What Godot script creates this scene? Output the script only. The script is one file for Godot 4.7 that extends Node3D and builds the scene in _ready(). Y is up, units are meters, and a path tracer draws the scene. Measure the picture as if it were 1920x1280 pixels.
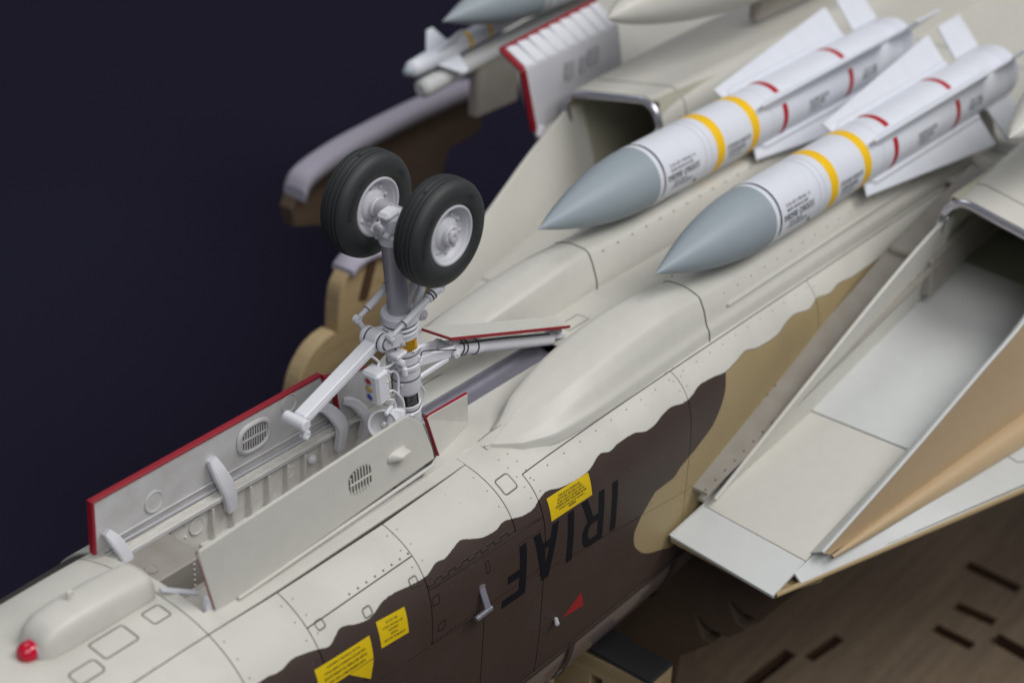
extends Node3D
# A 1/32 jet kit lying belly up on a plywood stand. All lengths below are millimetres; U turns them into metres.
# x runs from nose to tail, y is up (towards the belly, since the jet is upside down), z to its starboard side.
const U := 0.001
var st: SurfaceTool
var base := Vector3.ZERO
var M := {}
var tab := []
var used := {}

# ------------------------------------------------------------------ helpers: names and nodes
func numbered(n: String) -> String:
	var k: int = used.get(n, 0)
	used[n] = k + 1
	return n if k == 0 else "%s_%03d" % [n, k]

func begin() -> void:
	st = SurfaceTool.new()
	st.begin(Mesh.PRIMITIVE_TRIANGLES)

func build(called: String, m: Material, parent: Node3D, uvs := false) -> MeshInstance3D:
	st.generate_normals()
	var o := MeshInstance3D.new()
	o.mesh = st.commit()
	o.material_override = m
	o.name = called
	parent.add_child(o, true)
	return o

func thing(called: String, at: Vector3, label: String, category: String, group := "") -> Node3D:
	var o := Node3D.new()
	o.name = numbered(called)
	add_child(o)
	o.position = at * U
	base = at
	o.set_meta("label", label)
	if category: o.set_meta("category", category)
	if group: o.set_meta("group", group)
	return o

# ------------------------------------------------------------------ helpers: shapes
func vx(p: Vector3, uv := Vector2.ZERO) -> void:
	st.set_uv(uv)
	st.add_vertex((p - base) * U)

func tri(a: Vector3, b: Vector3, c: Vector3, g := -1) -> void:
	st.set_smooth_group(g)
	vx(a); vx(b); vx(c)

func quad(a: Vector3, b: Vector3, c: Vector3, d: Vector3, g := -1) -> void:
	tri(a, b, c, g); tri(a, c, d, g)

func loft(rings: Array, closed := true, g := 1, caps := true) -> void:
	# rings of equal size, joined side by side
	for i in rings.size() - 1:
		var a: Array = rings[i]
		var b: Array = rings[i + 1]
		var n := a.size()
		for k in (n if closed else n - 1):
			var k2 := (k + 1) % n
			quad(a[k], a[k2], b[k2], b[k], g)
	if caps and closed:
		cap(rings[0], true)
		cap(rings[-1], false)

func cap(ring: Array, flip: bool) -> void:
	var c := Vector3.ZERO
	for p in ring: c += p
	c /= ring.size()
	for k in ring.size():
		var a: Vector3 = ring[k]
		var b: Vector3 = ring[(k + 1) % ring.size()]
		if flip: tri(c, b, a)
		else: tri(c, a, b)

func frame(d: Vector3) -> Array:
	var w := d.normalized()
	var u := w.cross(Vector3.UP if absf(w.y) < 0.9 else Vector3.RIGHT).normalized()
	return [u, w.cross(u).normalized()]

func ring(c: Vector3, u: Vector3, v: Vector3, r: float, n: int, r2 := -1.0) -> Array:
	var out := []
	var rr := r if r2 < 0 else r2
	for k in n:
		var a := TAU * k / n
		out.append(c + u * cos(a) * r + v * sin(a) * rr)
	return out

func lathe(at: Vector3, axis: Vector3, prof: Array, n := 24, caps := true) -> void:
	# prof: Vector2(along the axis, radius); creases sharper than 30 degrees stay sharp
	var f := frame(axis)
	var w := axis.normalized()
	var g := 1
	for i in prof.size() - 1:
		var p: Vector2 = prof[i]
		var q: Vector2 = prof[i + 1]
		if i > 0:
			var o: Vector2 = prof[i - 1]
			if absf((p - o).angle_to(q - p)) > 0.55: g = g % 30 + 1
		loft([ring(at + w * p.x, f[0], f[1], maxf(p.y, 0.001), n), ring(at + w * q.x, f[0], f[1], maxf(q.y, 0.001), n)], true, g, false)
	if caps:
		cap(ring(at + w * prof[0].x, f[0], f[1], maxf(prof[0].y, 0.001), n), true)
		cap(ring(at + w * prof[-1].x, f[0], f[1], maxf(prof[-1].y, 0.001), n), false)

func rod(a: Vector3, b: Vector3, r: float, n := 14, bev := 0.12) -> void:
	var l := a.distance_to(b)
	var e := minf(bev, minf(r * 0.4, l * 0.3))
	lathe(a, b - a, [Vector2(0, r - e), Vector2(e, r), Vector2(l - e, r), Vector2(l, r - e)], n)

func curve(pts: Array, steps := 6) -> Array:
	# a smooth line through pts
	var out := []
	for i in pts.size() - 1:
		var a: Vector3 = pts[maxi(i - 1, 0)]
		var b: Vector3 = pts[i]
		var c: Vector3 = pts[i + 1]
		var d: Vector3 = pts[mini(i + 2, pts.size() - 1)]
		for k in steps:
			out.append(b.cubic_interpolate(c, a, d, float(k) / steps))
	out.append(pts[-1])
	return out

func tube(path: Array, r: float, n := 10, r1 := -1.0) -> void:
	var rings := []
	var u: Vector3 = frame(path[1] - path[0])[0]
	for i in path.size():
		var t: Vector3 = (path[mini(i + 1, path.size() - 1)] - path[maxi(i - 1, 0)]).normalized()
		u = (u - t * u.dot(t)).normalized()
		rings.append(ring(path[i], u, t.cross(u), r if r1 < 0 else lerpf(r, r1, float(i) / (path.size() - 1)), n))
	loft(rings, true, 1, true)

func block(c: Vector3, ex: Vector3, ey: Vector3, ez: Vector3, s: Vector3, bev := 0.15) -> void:
	# a box with chamfered edges; ex, ey, ez its unit axes, s its size
	var h := s / 2
	bev = minf(bev, minf(h.x, minf(h.y, h.z)) * 0.8)
	var E := [ex, ey, ez]
	var corner := func(sg: Array, drop: int) -> Vector3:
		var p := c
		for a in 3:
			p += E[a] * sg[a] * (h[a] - (0.0 if a == drop else bev))
		return p
	for a in 3:
		var b := (a + 1) % 3
		var d := (a + 2) % 3
		for s0 in [-1, 1]:
			var q := []
			for w in [[-1, -1], [1, -1], [1, 1], [-1, 1]]:
				var sg := [0, 0, 0]
				sg[a] = s0; sg[b] = w[0]; sg[d] = w[1]
				q.append(corner.call(sg, a))
			if s0 > 0: q.reverse()
			quad(q[0], q[1], q[2], q[3])
			for s1 in [-1, 1]:      # edge between the faces a and b
				var e := []
				for w in [-1, 1]:
					var sg := [0, 0, 0]
					sg[a] = s0; sg[b] = s1; sg[d] = w
					e.append([corner.call(sg, a), corner.call(sg, b)])
				var q2 := [e[0][0], e[1][0], e[1][1], e[0][1]]
				if s0 * s1 < 0: q2.reverse()
				quad(q2[0], q2[1], q2[2], q2[3])
	for s0 in [-1, 1]:
		for s1 in [-1, 1]:
			for s2 in [-1, 1]:
				var sg := [s0, s1, s2]
				if s0 * s1 * s2 > 0: tri(corner.call(sg, 0), corner.call(sg, 2), corner.call(sg, 1))
				else: tri(corner.call(sg, 0), corner.call(sg, 1), corner.call(sg, 2))

func box(c: Vector3, s: Vector3, bev := 0.15) -> void:
	block(c, Vector3.RIGHT, Vector3.UP, Vector3.BACK, s, bev)

func bar(a: Vector3, b: Vector3, side: Vector3, w: float, t: float, bev := 0.15) -> void:
	# a flat bar from a to b, w wide along side, t thick
	var x := (b - a).normalized()
	var z := (side - x * side.dot(x)).normalized()
	block((a + b) / 2, x, z.cross(x), z, Vector3(a.distance_to(b), t, w), bev)

func plate(pts: Array, off: Vector3, bev := 0.12) -> void:
	# a flat polygon pts (3-D, any plane), thickened by off, with a chamfer round both faces
	var n: int = pts.size()
	var e1: Vector3 = (pts[1] - pts[0]).normalized()
	var nn := off.normalized()
	e1 = (e1 - nn * e1.dot(nn)).normalized()
	var e2 := nn.cross(e1)
	var flat := PackedVector2Array()
	for p in pts: flat.append(Vector2((p - pts[0]).dot(e1), (p - pts[0]).dot(e2)))
	if Geometry2D.is_polygon_clockwise(flat):
		flat.reverse()
		pts = pts.duplicate()
		pts.reverse()
	var inn := []
	for i in n:
		var a := (flat[i] - flat[(i + n - 1) % n]).normalized()
		var b := (flat[(i + 1) % n] - flat[i]).normalized()
		var na := Vector2(-a.y, a.x)
		var nb := Vector2(-b.y, b.x)
		var m := (na + nb) / maxf(1.0 + na.dot(nb), 0.3)
		inn.append(e1 * m.x * bev + e2 * m.y * bev)
	var th := off.length()
	var bz := minf(bev, th * 0.35)
	var low := []; var l2 := []; var h2 := []; var top := []
	for i in n:
		low.append(pts[i] + inn[i])
		l2.append(pts[i] + nn * bz)
		h2.append(pts[i] + nn * (th - bz))
		top.append(pts[i] + nn * th + inn[i])
	loft([low, l2, h2, top], true, -1, false)
	var t := Geometry2D.triangulate_polygon(flat)
	for k in range(0, t.size(), 3):
		tri(low[t[k]], low[t[k + 2]], low[t[k + 1]])
		tri(top[t[k]], top[t[k + 1]], top[t[k + 2]])

func ball(c: Vector3, r: float, n := 14, sy := 1.0, up := Vector3.UP) -> void:
	var prof := []
	for k in 9:
		var a := PI * k / 8.0
		prof.append(Vector2(-cos(a) * r * sy, sin(a) * r))
	lathe(c, up, prof, n, false)

# ------------------------------------------------------------------ the fuselage skin as a surface of (x, s): s = arc length from the belly centre line
const SEC := [[-125, -0.6, -16, -34, 18.0, 2.15], [-105, 0.6, -17, -40, 20.5, 2.2], [-80, 1.5, -18, -46, 22.3, 2.3], [-57, 1.3, -18, -51, 22.9, 2.45], [-44, 0.4, -18, -53, 23.0, 2.6], [-22, 0.0, -18, -54, 22.9, 3.1],
	[-2, 0.0, -18, -54, 23.3, 3.1], [5, 0.0, -18.5, -54, 24.3, 3.6], [25, 0.0, -20, -53, 24.6, 4.2], [45, 0.0, -22, -52, 24.4, 4.6], [90, 0.0, -24, -50, 23.0, 5.0], [160, 0.0, -26, -49, 22.0, 5.0]]
const X0 := -125
const SMAX := 84.0
const DS := 0.4

func section(x: float) -> Array:
	var i := 0
	while i < SEC.size() - 2 and SEC[i + 1][0] < x: i += 1
	var t := clampf((x - SEC[i][0]) / (SEC[i + 1][0] - SEC[i][0]), 0.0, 1.0)
	var out := []
	for k in range(1, 6): out.append(lerpf(SEC[i][k], SEC[i + 1][k], t))
	return out

func make_table() -> void:
	for xi in range(X0, 161):
		# the section, averaged a little along x so that the stations do not show as kinks
		var yt := 0.0; var ym := 0.0; var yb := 0.0; var hw := 0.0; var ex := 0.0
		for d in [-6, -3, 0, 3, 6]:
			var q := section(xi + d)
			yt += q[0] / 5; ym += q[1] / 5; yb += q[2] / 5; hw += q[3] / 5; ex += q[4] / 5
		var row := PackedVector2Array()
		var prev := Vector2(yt, 0)
		var run := 0.0
		row.append(prev)
		var n := 300
		for k in range(1, n + 1):
			var th := PI * k / n
			var c := cos(th)
			var p: Vector2
			if c >= 0: p = Vector2(ym + (yt - ym) * pow(c, 2.0 / ex), hw * pow(sin(th), 2.0 / ex))
			else: p = Vector2(ym - (ym - yb) * pow(-c, 2.0 / 4.0), hw * pow(absf(sin(th)), 2.0 / 4.0))
			var l := prev.distance_to(p)
			while row.size() * DS <= run + l:
				row.append(prev.lerp(p, (row.size() * DS - run) / maxf(l, 1e-6)))
			run += l
			prev = p
		while row.size() <= int(SMAX / DS) + 2: row.append(prev)
		tab.append(row)

func raw(x: float, s: float) -> Vector3:
	var fx := clampf(x - X0, 0.0, tab.size() - 1.001)
	var xi := int(fx)
	var fs := minf(absf(s), SMAX) / DS
	var si := int(fs)
	var a: Vector2 = tab[xi][si].lerp(tab[xi][si + 1], fs - si)
	var b: Vector2 = tab[xi + 1][si].lerp(tab[xi + 1][si + 1], fs - si)
	var c := a.lerp(b, fx - xi)
	return Vector3(x, c.x, c.y * signf(s) if s != 0.0 else 0.0)

func skin_normal(x: float, s: float) -> Vector3:
	return (raw(x, s + 0.5) - raw(x, s - 0.5)).cross(raw(x + 0.5, s) - raw(x - 0.5, s)).normalized() * -1.0

func skin(x: float, s: float, off := 0.0) -> Vector3:
	if off == 0.0: return raw(x, s)
	var n := (raw(x, s + 0.6) - raw(x, s - 0.6)).cross(raw(x + 0.6, s) - raw(x - 0.6, s)).normalized()
	if n.dot(raw(x, s) - Vector3(x, -22, 0)) < 0: n = -n
	return raw(x, s) + n * off

func skin_uv(x: float, s: float) -> Vector2:
	return Vector2((x + 125.0) / 290.0, (s + 24.0) / 90.0)

func panel(called: String, parent: Node3D, x0: float, x1: float, sa: float, sb: float, sc: float, sd: float, m: Material, gap := 0.1, off := 0.0, gaps := 15) -> MeshInstance3D:
	# a skin panel between x0 and x1; its s bounds run sa..sb along the low edge and sc..sd along the high edge. gaps: bits for the low-s, high-s, low-x and high-x joints
	begin()
	var gl := gap if gaps & 1 else 0.0
	var gh := gap if gaps & 2 else 0.0
	var xa := x0 + (gap if gaps & 4 else 0.0)
	var xb := x1 - (gap if gaps & 8 else 0.0)
	var nx := maxi(2, int((xb - xa) / 1.6))
	var ns := maxi(2, int(maxf(sc - sa, sd - sb) / 0.7))
	var rows := []
	for i in nx + 1:
		var x := lerpf(xa, xb, float(i) / nx)
		var t := (x - x0) / (x1 - x0)
		var lo := lerpf(sa, sb, t) + gl
		var hi := lerpf(sc, sd, t) - gh
		var row := []
		for k in ns + 1:
			var s := lerpf(lo, hi, float(k) / ns)
			row.append([skin(x, s, off), skin_uv(x, s), skin(x, s, off - 0.35)])
		rows.append(row)
	st.set_smooth_group(1)
	for i in nx:
		for k in ns:
			var q := [rows[i][k], rows[i][k + 1], rows[i + 1][k + 1], rows[i + 1][k]]
			for w in [0, 1, 2, 0, 2, 3]: vx(q[w][0], q[w][1])
	st.set_smooth_group(-1)
	var rim := []
	for i in nx + 1: rim.append(rows[i][0])
	for k in range(1, ns + 1): rim.append(rows[nx][k])
	for i in range(nx - 1, -1, -1): rim.append(rows[i][ns])
	for k in range(ns - 1, 0, -1): rim.append(rows[0][k])
	for k in rim.size():
		var a: Array = rim[k]
		var b: Array = rim[(k + 1) % rim.size()]
		for w in [[a, 0], [b, 0], [b, 2], [a, 0], [b, 2], [a, 2]]: vx(w[0][w[1]], w[0][1])
	return build(called, m, parent)

func drape(tris: Array, to: Callable, most := 1.2) -> void:
	# flat triangles (Vector2) laid on a surface by to(), cut small enough to follow it
	for t in tris: drape_one(t[0], t[1], t[2], to, most, 0)

func drape_one(a: Vector2, b: Vector2, c: Vector2, to: Callable, most: float, deep: int) -> void:
	var l := [a.distance_to(b), b.distance_to(c), c.distance_to(a)]
	var k := l.find(l.max())
	if l[k] > most and deep < 12:
		var p: Array = [[a, b, c], [b, c, a], [c, a, b]][k]
		var mid: Vector2 = (p[0] + p[1]) / 2
		drape_one(p[0], mid, p[2], to, most, deep + 1)
		drape_one(mid, p[1], p[2], to, most, deep + 1)
		return
	st.set_smooth_group(1)
	vx(to.call(a)); vx(to.call(b)); vx(to.call(c))

func poly_tris(p: PackedVector2Array) -> Array:
	var out := []
	var t := Geometry2D.triangulate_polygon(p)
	for k in range(0, t.size(), 3): out.append([p[t[k]], p[t[k + 1]], p[t[k + 2]]])
	return out

func rect(x0: float, y0: float, x1: float, y1: float) -> Array:
	return poly_tris(PackedVector2Array([Vector2(x0, y0), Vector2(x1, y0), Vector2(x1, y1), Vector2(x0, y1)]))

var glyphs := {}
func letters(text: String, w: float, h: float, bold := true) -> Array:
	# the triangles of a line of text, fitted into w by h round its middle
	var key := text + str(bold)
	if not glyphs.has(key):
		var f := SystemFont.new()
		f.font_names = PackedStringArray(["Droid Sans"])
		f.font_weight = 700 if bold else 400
		var tm := TextMesh.new()
		tm.text = text
		tm.font = f
		tm.font_size = 24
		tm.pixel_size = 0.05
		tm.depth = 0.0
		tm.curve_step = 1.5
		var a := tm.get_mesh_arrays()
		var v: PackedVector3Array = a[Mesh.ARRAY_VERTEX]
		var ix: PackedInt32Array = a[Mesh.ARRAY_INDEX] if a[Mesh.ARRAY_INDEX] != null else PackedInt32Array(range(v.size()))
		var lo := Vector2(1e9, 1e9)
		var hi := -lo
		for p in v:
			lo = lo.min(Vector2(p.x, p.y)); hi = hi.max(Vector2(p.x, p.y))
		var list := []
		for k in range(0, ix.size() - 2, 3):
			var t := []
			for j in 3:
				var p := v[ix[k + j]]
				t.append((Vector2(p.x, p.y) - (lo + hi) / 2) / (hi - lo))
			list.append(t)
		glyphs[key] = list
	var out := []
	for t in glyphs[key]: out.append([t[0] * Vector2(w, h), t[1] * Vector2(w, h), t[2] * Vector2(w, h)])
	return out

# ------------------------------------------------------------------ materials and textures
func srgb(r: int, g: int, b: int) -> Color:
	return Color8(r, g, b)

func mat(called: String, c: Color, rough := 0.5, metal := 0.0, grain: Texture2D = null, grain_size := 12.0, spec := 0.5) -> StandardMaterial3D:
	var m := StandardMaterial3D.new()
	m.resource_name = called
	m.albedo_color = c
	m.roughness = rough
	m.metallic = metal
	m.metallic_specular = spec
	if grain:
		m.albedo_texture = grain
		m.uv1_triplanar = true
		m.uv1_scale = Vector3.ONE / (grain_size * U)
	M[called] = m
	return m

func grain_texture(sd: int, low: float, high: float, freq: float, octaves := 4, warm := 0.0) -> NoiseTexture2D:
	var f := FastNoiseLite.new()
	f.seed = sd
	f.frequency = freq
	f.fractal_octaves = octaves
	var t := NoiseTexture2D.new()
	t.width = 256
	t.height = 256
	t.seamless = true
	t.noise = f
	var g := Gradient.new()
	g.set_color(0, Color(low, low * (1.0 - warm * 0.5), low * (1.0 - warm)))
	g.set_color(1, Color(high, high, high))
	t.color_ramp = g
	return t

func wood_texture(sd: int, a: Color, b: Color) -> ImageTexture:
	var f := FastNoiseLite.new()
	f.seed = sd
	f.frequency = 0.02
	var im := Image.create(256, 256, false, Image.FORMAT_RGB8)
	for y in 256:
		for x in 256:
			var n := f.get_noise_2d(x * 0.35, y * 5.0) * 0.6 + f.get_noise_2d(x * 3.0 + 900, y * 30.0) * 0.4
			im.set_pixel(x, y, a.lerp(b, clampf(0.5 + n, 0, 1)))
	return ImageTexture.create_from_image(im)

const TW := 2048
const TH := 1024
var paint: Image
var relief: Image

func dab(x: float, s: float, r: float, c: Color, deep := true) -> void:
	# a round mark on the skin, r mm
	var px := (x + 125.0) / 290.0 * TW
	var py := (s + 24.0) / 90.0 * TH
	var kx := TW / 290.0
	var ky := TH / 90.0
	for j in range(int(py - r * ky) - 1, int(py + r * ky) + 3):
		for i in range(int(px - r * kx) - 1, int(px + r * kx) + 3):
			if i < 0 or j < 0 or i >= TW or j >= TH: continue
			var d := Vector2((i + 0.5 - px) / kx, (j + 0.5 - py) / ky).length()
			var k := clampf((r - d) / 0.08 + 0.5, 0.0, 1.0) * c.a
			if k > 0.0:
				paint.set_pixel(i, j, paint.get_pixel(i, j).lerp(Color(c, 1.0), k))
				if deep: relief.set_pixel(i, j, relief.get_pixel(i, j).lerp(Color.BLACK, k))

func hatch(x0: float, s0: float, x1: float, s1: float, r: float, c: Color, w := 0.1) -> void:
	# the engraved outline of a small access hatch with rounded corners
	var kx := TW / 290.0
	var ky := TH / 90.0
	var mid := Vector2(x0 + x1, s0 + s1) / 2
	var half := Vector2(absf(x1 - x0), absf(s1 - s0)) / 2 - Vector2(r, r)
	for j in range(int((minf(s0, s1) + 23.5) * ky), int((maxf(s0, s1) + 24.5) * ky)):
		for i in range(int((x0 + 124.5) * kx), int((x1 + 125.5) * kx)):
			if i < 0 or j < 0 or i >= TW or j >= TH: continue
			var q := (Vector2((i + 0.5) / kx - 125.0, (j + 0.5) / ky - 24.0) - mid).abs() - half
			var d := q.max(Vector2.ZERO).length() + minf(maxf(q.x, q.y), 0.0) - r
			var k := clampf((w - absf(d)) / 0.1 + 0.5, 0.0, 1.0) * c.a
			if k > 0.0:
				paint.set_pixel(i, j, paint.get_pixel(i, j).lerp(Color(c, 1.0), k))
				relief.set_pixel(i, j, relief.get_pixel(i, j).lerp(Color.BLACK, k))

func score(x0: float, s0: float, x1: float, s1: float, w: float, c: Color) -> void:
	# an engraved line
	var n := int(Vector2(x1 - x0, s1 - s0).length() / 0.09) + 1
	for k in n + 1:
		dab(lerpf(x0, x1, float(k) / n), lerpf(s0, s1, float(k) / n), w, c)

func rivets(x0: float, s0: float, x1: float, s1: float, gap: float, r := 0.11, c := Color(0.12, 0.1, 0.1, 0.75)) -> void:
	var n := int(Vector2(x1 - x0, s1 - s0).length() / gap)
	for k in n + 1: dab(lerpf(x0, x1, float(k) / n), lerpf(s0, s1, float(k) / n), r, c)

const EDGE := [-125, 23.6, -60, 22.2, -52.9, 22.1, -50.6, 22.4, -48.1, 21.9, -45.5, 22.3, -43.6, 22.8, -41.6, 23.3, -38.8, 22.1, -36.2, 22.9, -34.1, 23.4, -32.6, 23.2, -30.4, 22.5, -28, 22.45, -24.9, 22.9, -21.2, 23.15, -18.7, 22.35, -16.9, 22.6, -15.1, 22.2, -12.7, 21.7, -10.6, 22.5, -8.5, 23.3,
	-5.5, 23.6, -3.7, 23.2, -1.8, 23.7, 0.2, 24.35, 2.6, 24.5, 4.5, 23.8, 6.4, 23.55, 9.1, 24.4, 12.6, 24.9, 16.3, 24.9, 19.9, 23.8, 22.3, 24.4, 24.6, 24.1, 29.2, 24.3, 32, 25.2, 34.6, 25.2, 37.1, 24.6, 40.1, 24.3, 43.7, 25, 46.2, 24.8, 49, 24.0, 53.5, 24.2, 57.2, 24.7, 61.4, 24.2, 64.8, 23.6, 68.4, 24.4, 75.7, 24.6, 79.3, 23.6, 82.9, 23.2, 88, 24, 91.3, 23.1, 96, 23.7, 99.8, 23.1, 105.4, 23.6, 111, 23.6, 165, 23.6]
const BACK := [23, 58.2, 25.4, 57.3, 29.2, 55.8, 33, 52.5, 35.3, 47.1, 36.7, 42.6, 37.9, 40.5, 37.4, 35.7, 40.1, 32.1, 41.8, 30.3, 43.6, 29.3, 46.3, 29.8, 49, 32.2, 50.5, 34.8, 52.3, 39.6, 53.6, 44, 66, 60]

func along(list: Array, v: float) -> float:
	for k in range(0, list.size() - 2, 2):
		if v <= list[k + 2]:
			var t := clampf((v - list[k]) / (list[k + 2] - list[k]), 0.0, 1.0)
			return cubic_interpolate(list[k + 1], list[k + 3], list[maxi(k - 1, 1)], list[mini(k + 5, list.size() - 1)], t)
	return list[-1]

func make_paint() -> void:
	var cream := srgb(204, 202, 194)
	var brown := srgb(64, 52, 47)
	var sand := srgb(156, 139, 103)
	paint = Image.create(TW, TH, false, Image.FORMAT_RGBA8)
	relief = Image.create(TW, TH, false, Image.FORMAT_RGBA8)
	relief.fill(Color.WHITE)
	paint.fill(cream)
	for i in TW:
		var x := i * 290.0 / TW - 125.0
		var y := int((along(EDGE, x) + 24.0) / 90.0 * TH)
		paint.fill_rect(Rect2i(i, y, 1, TH - y), brown)
	for j in range(int((21.0 + 24.0) / 90.0 * TH), TH):
		var s := j * 90.0 / TH - 24.0
		var i0 := int((along(BACK, s) + 125.0) / 290.0 * TW)
		if s > 45.0: i0 = int((along(BACK, s) + 125.0) / 290.0 * TW)
		for i in range(i0, TW):
			var e := along(EDGE, i * 290.0 / TW - 125.0)
			if s >= e: paint.set_pixel(i, j, sand)
	# thin, cloudy wear in the paint, with a few darker specks
	var f := FastNoiseLite.new()
	f.seed = 5
	f.frequency = 0.012
	f.fractal_octaves = 4
	var wear := Image.create(512, 256, false, Image.FORMAT_RGBA8)
	for j in 256:
		for i in 512:
			var n := f.get_noise_2d(i * 2.6, j * 1.6)
			wear.set_pixel(i, j, Color(0.30, 0.27, 0.24, clampf(n * 0.1, 0.0, 0.05)) if n > 0 else Color(1, 1, 1, clampf(-n * 0.04, 0.0, 0.03)))
	wear.resize(TW, TH, Image.INTERPOLATE_CUBIC)
	paint.blend_rect(wear, Rect2i(0, 0, TW, TH), Vector2i.ZERO)
	var rng := RandomNumberGenerator.new()
	rng.seed = 3
	for k in 260: dab(rng.randf_range(-90, 110), rng.randf_range(-20, 60), rng.randf_range(0.05, 0.1), Color(0.25, 0.22, 0.2, rng.randf_range(0.15, 0.5)), false)
	for k in 60: dab(rng.randf_range(-60, 40), rng.randf_range(24, 55), rng.randf_range(0.05, 0.08), Color(0.75, 0.72, 0.68, 0.5), false)
	# engraved hatches, hinge lines and rivets
	var ink := Color(0.2, 0.19, 0.18, 0.75)
	var dark := Color(0.09, 0.075, 0.07, 0.8)
	hatch(-0.8, 17.4, 2.1, 20.2, 0.5, ink)
	hatch(-42.1, 19.4, -40.7, 20.7, 0.35, ink)
	hatch(-34.2, 21.7, -32.7, 23.1, 0.35, ink)
	hatch(-24.6, 22.0, -23.1, 23.4, 0.35, ink)
	hatch(-60.9, 4.9, -57.9, 7.5, 0.4, ink)
	hatch(-69.8, 4.7, -64.1, 8.1, 0.4, ink)
	hatch(-75.2, 7.0, -70.9, 9.4, 0.6, ink)
	hatch(-62.2, -5.0, -59.0, -2.4, 0.3, ink)
	hatch(-68.0, -5.2, -64.2, -3.2, 0.3, ink)
	hatch(-21.4, 26.6, -19.9, 28.0, 0.4, dark)
	hatch(-20.4, 31.6, -18.9, 33.0, 0.4, dark)
	hatch(-9.2, 26.9, -8.4, 29.0, 0.35, dark)
	hatch(-36.6, 30.5, -35.0, 31.8, 0.3, dark)
	hatch(2.4, -8.3, 7.0, -5.2, 0.2, ink, 0.08)
	hatch(10.5, -11.0, 18.0, -7.2, 0.2, ink, 0.08)
	hatch(42.0, -2.7, 48.0, -0.3, 0.2, ink, 0.07)
	for k in 13:
		var x := -21.6 + k * 1.5
		var s := 24.3 + k * 0.055
		score(x, s + (0.0 if k % 2 else 0.45), x + 1.5, s + (0.0 if k % 2 else 0.45), 0.09, dark)
		score(x, s, x, s + 0.45, 0.08, dark)
	for k in 36:
		var x := -22.0 + k * 0.7
		var s := 33.9 + k * 0.036
		score(x, s, x, s + 0.5, 0.07, dark)
	rivets(-34.6, 18.9, -22.2, 18.9, 1.75, 0.14, Color(0.08, 0.07, 0.07, 0.9))
	for sx in [[-56.4, 1.1], [-43.5, -1.1], [-43.5, 1.1], [-21.8, 1.1], [-21.8, -1.1], [-1.9, -1.1], [4.2, 1.1], [4.2, -1.1], [45, 1.1], [45, -1.1], [91, 1.1]]:
		rivets(sx[0] + sx[1], 15.0, sx[0] + sx[1], 56.0, 2.9 if sx[0] < 4 else 1.9, 0.1)
	rivets(5, 20.3, 90, 20.3, 4.2, 0.11)
	rivets(5, 35.9, 45, 41.4, 3.4, 0.09, Color(0.3, 0.26, 0.24, 0.7))
	rivets(5, 37.9, 45, 43.4, 3.4, 0.09, Color(0.3, 0.26, 0.24, 0.7))
	score(-1.9, 27.9, 4, 28.3, 0.05, dark)

func skin_material() -> StandardMaterial3D:
	make_paint()
	var m := mat("skin_paint", Color.WHITE, 0.5, 0.0, null, 12.0, 0.38)
	m.texture_repeat = false
	m.albedo_texture = ImageTexture.create_from_image(paint)
	m.heightmap_enabled = true
	m.heightmap_texture = ImageTexture.create_from_image(relief)
	m.heightmap_scale = 0.01
	return m

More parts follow.
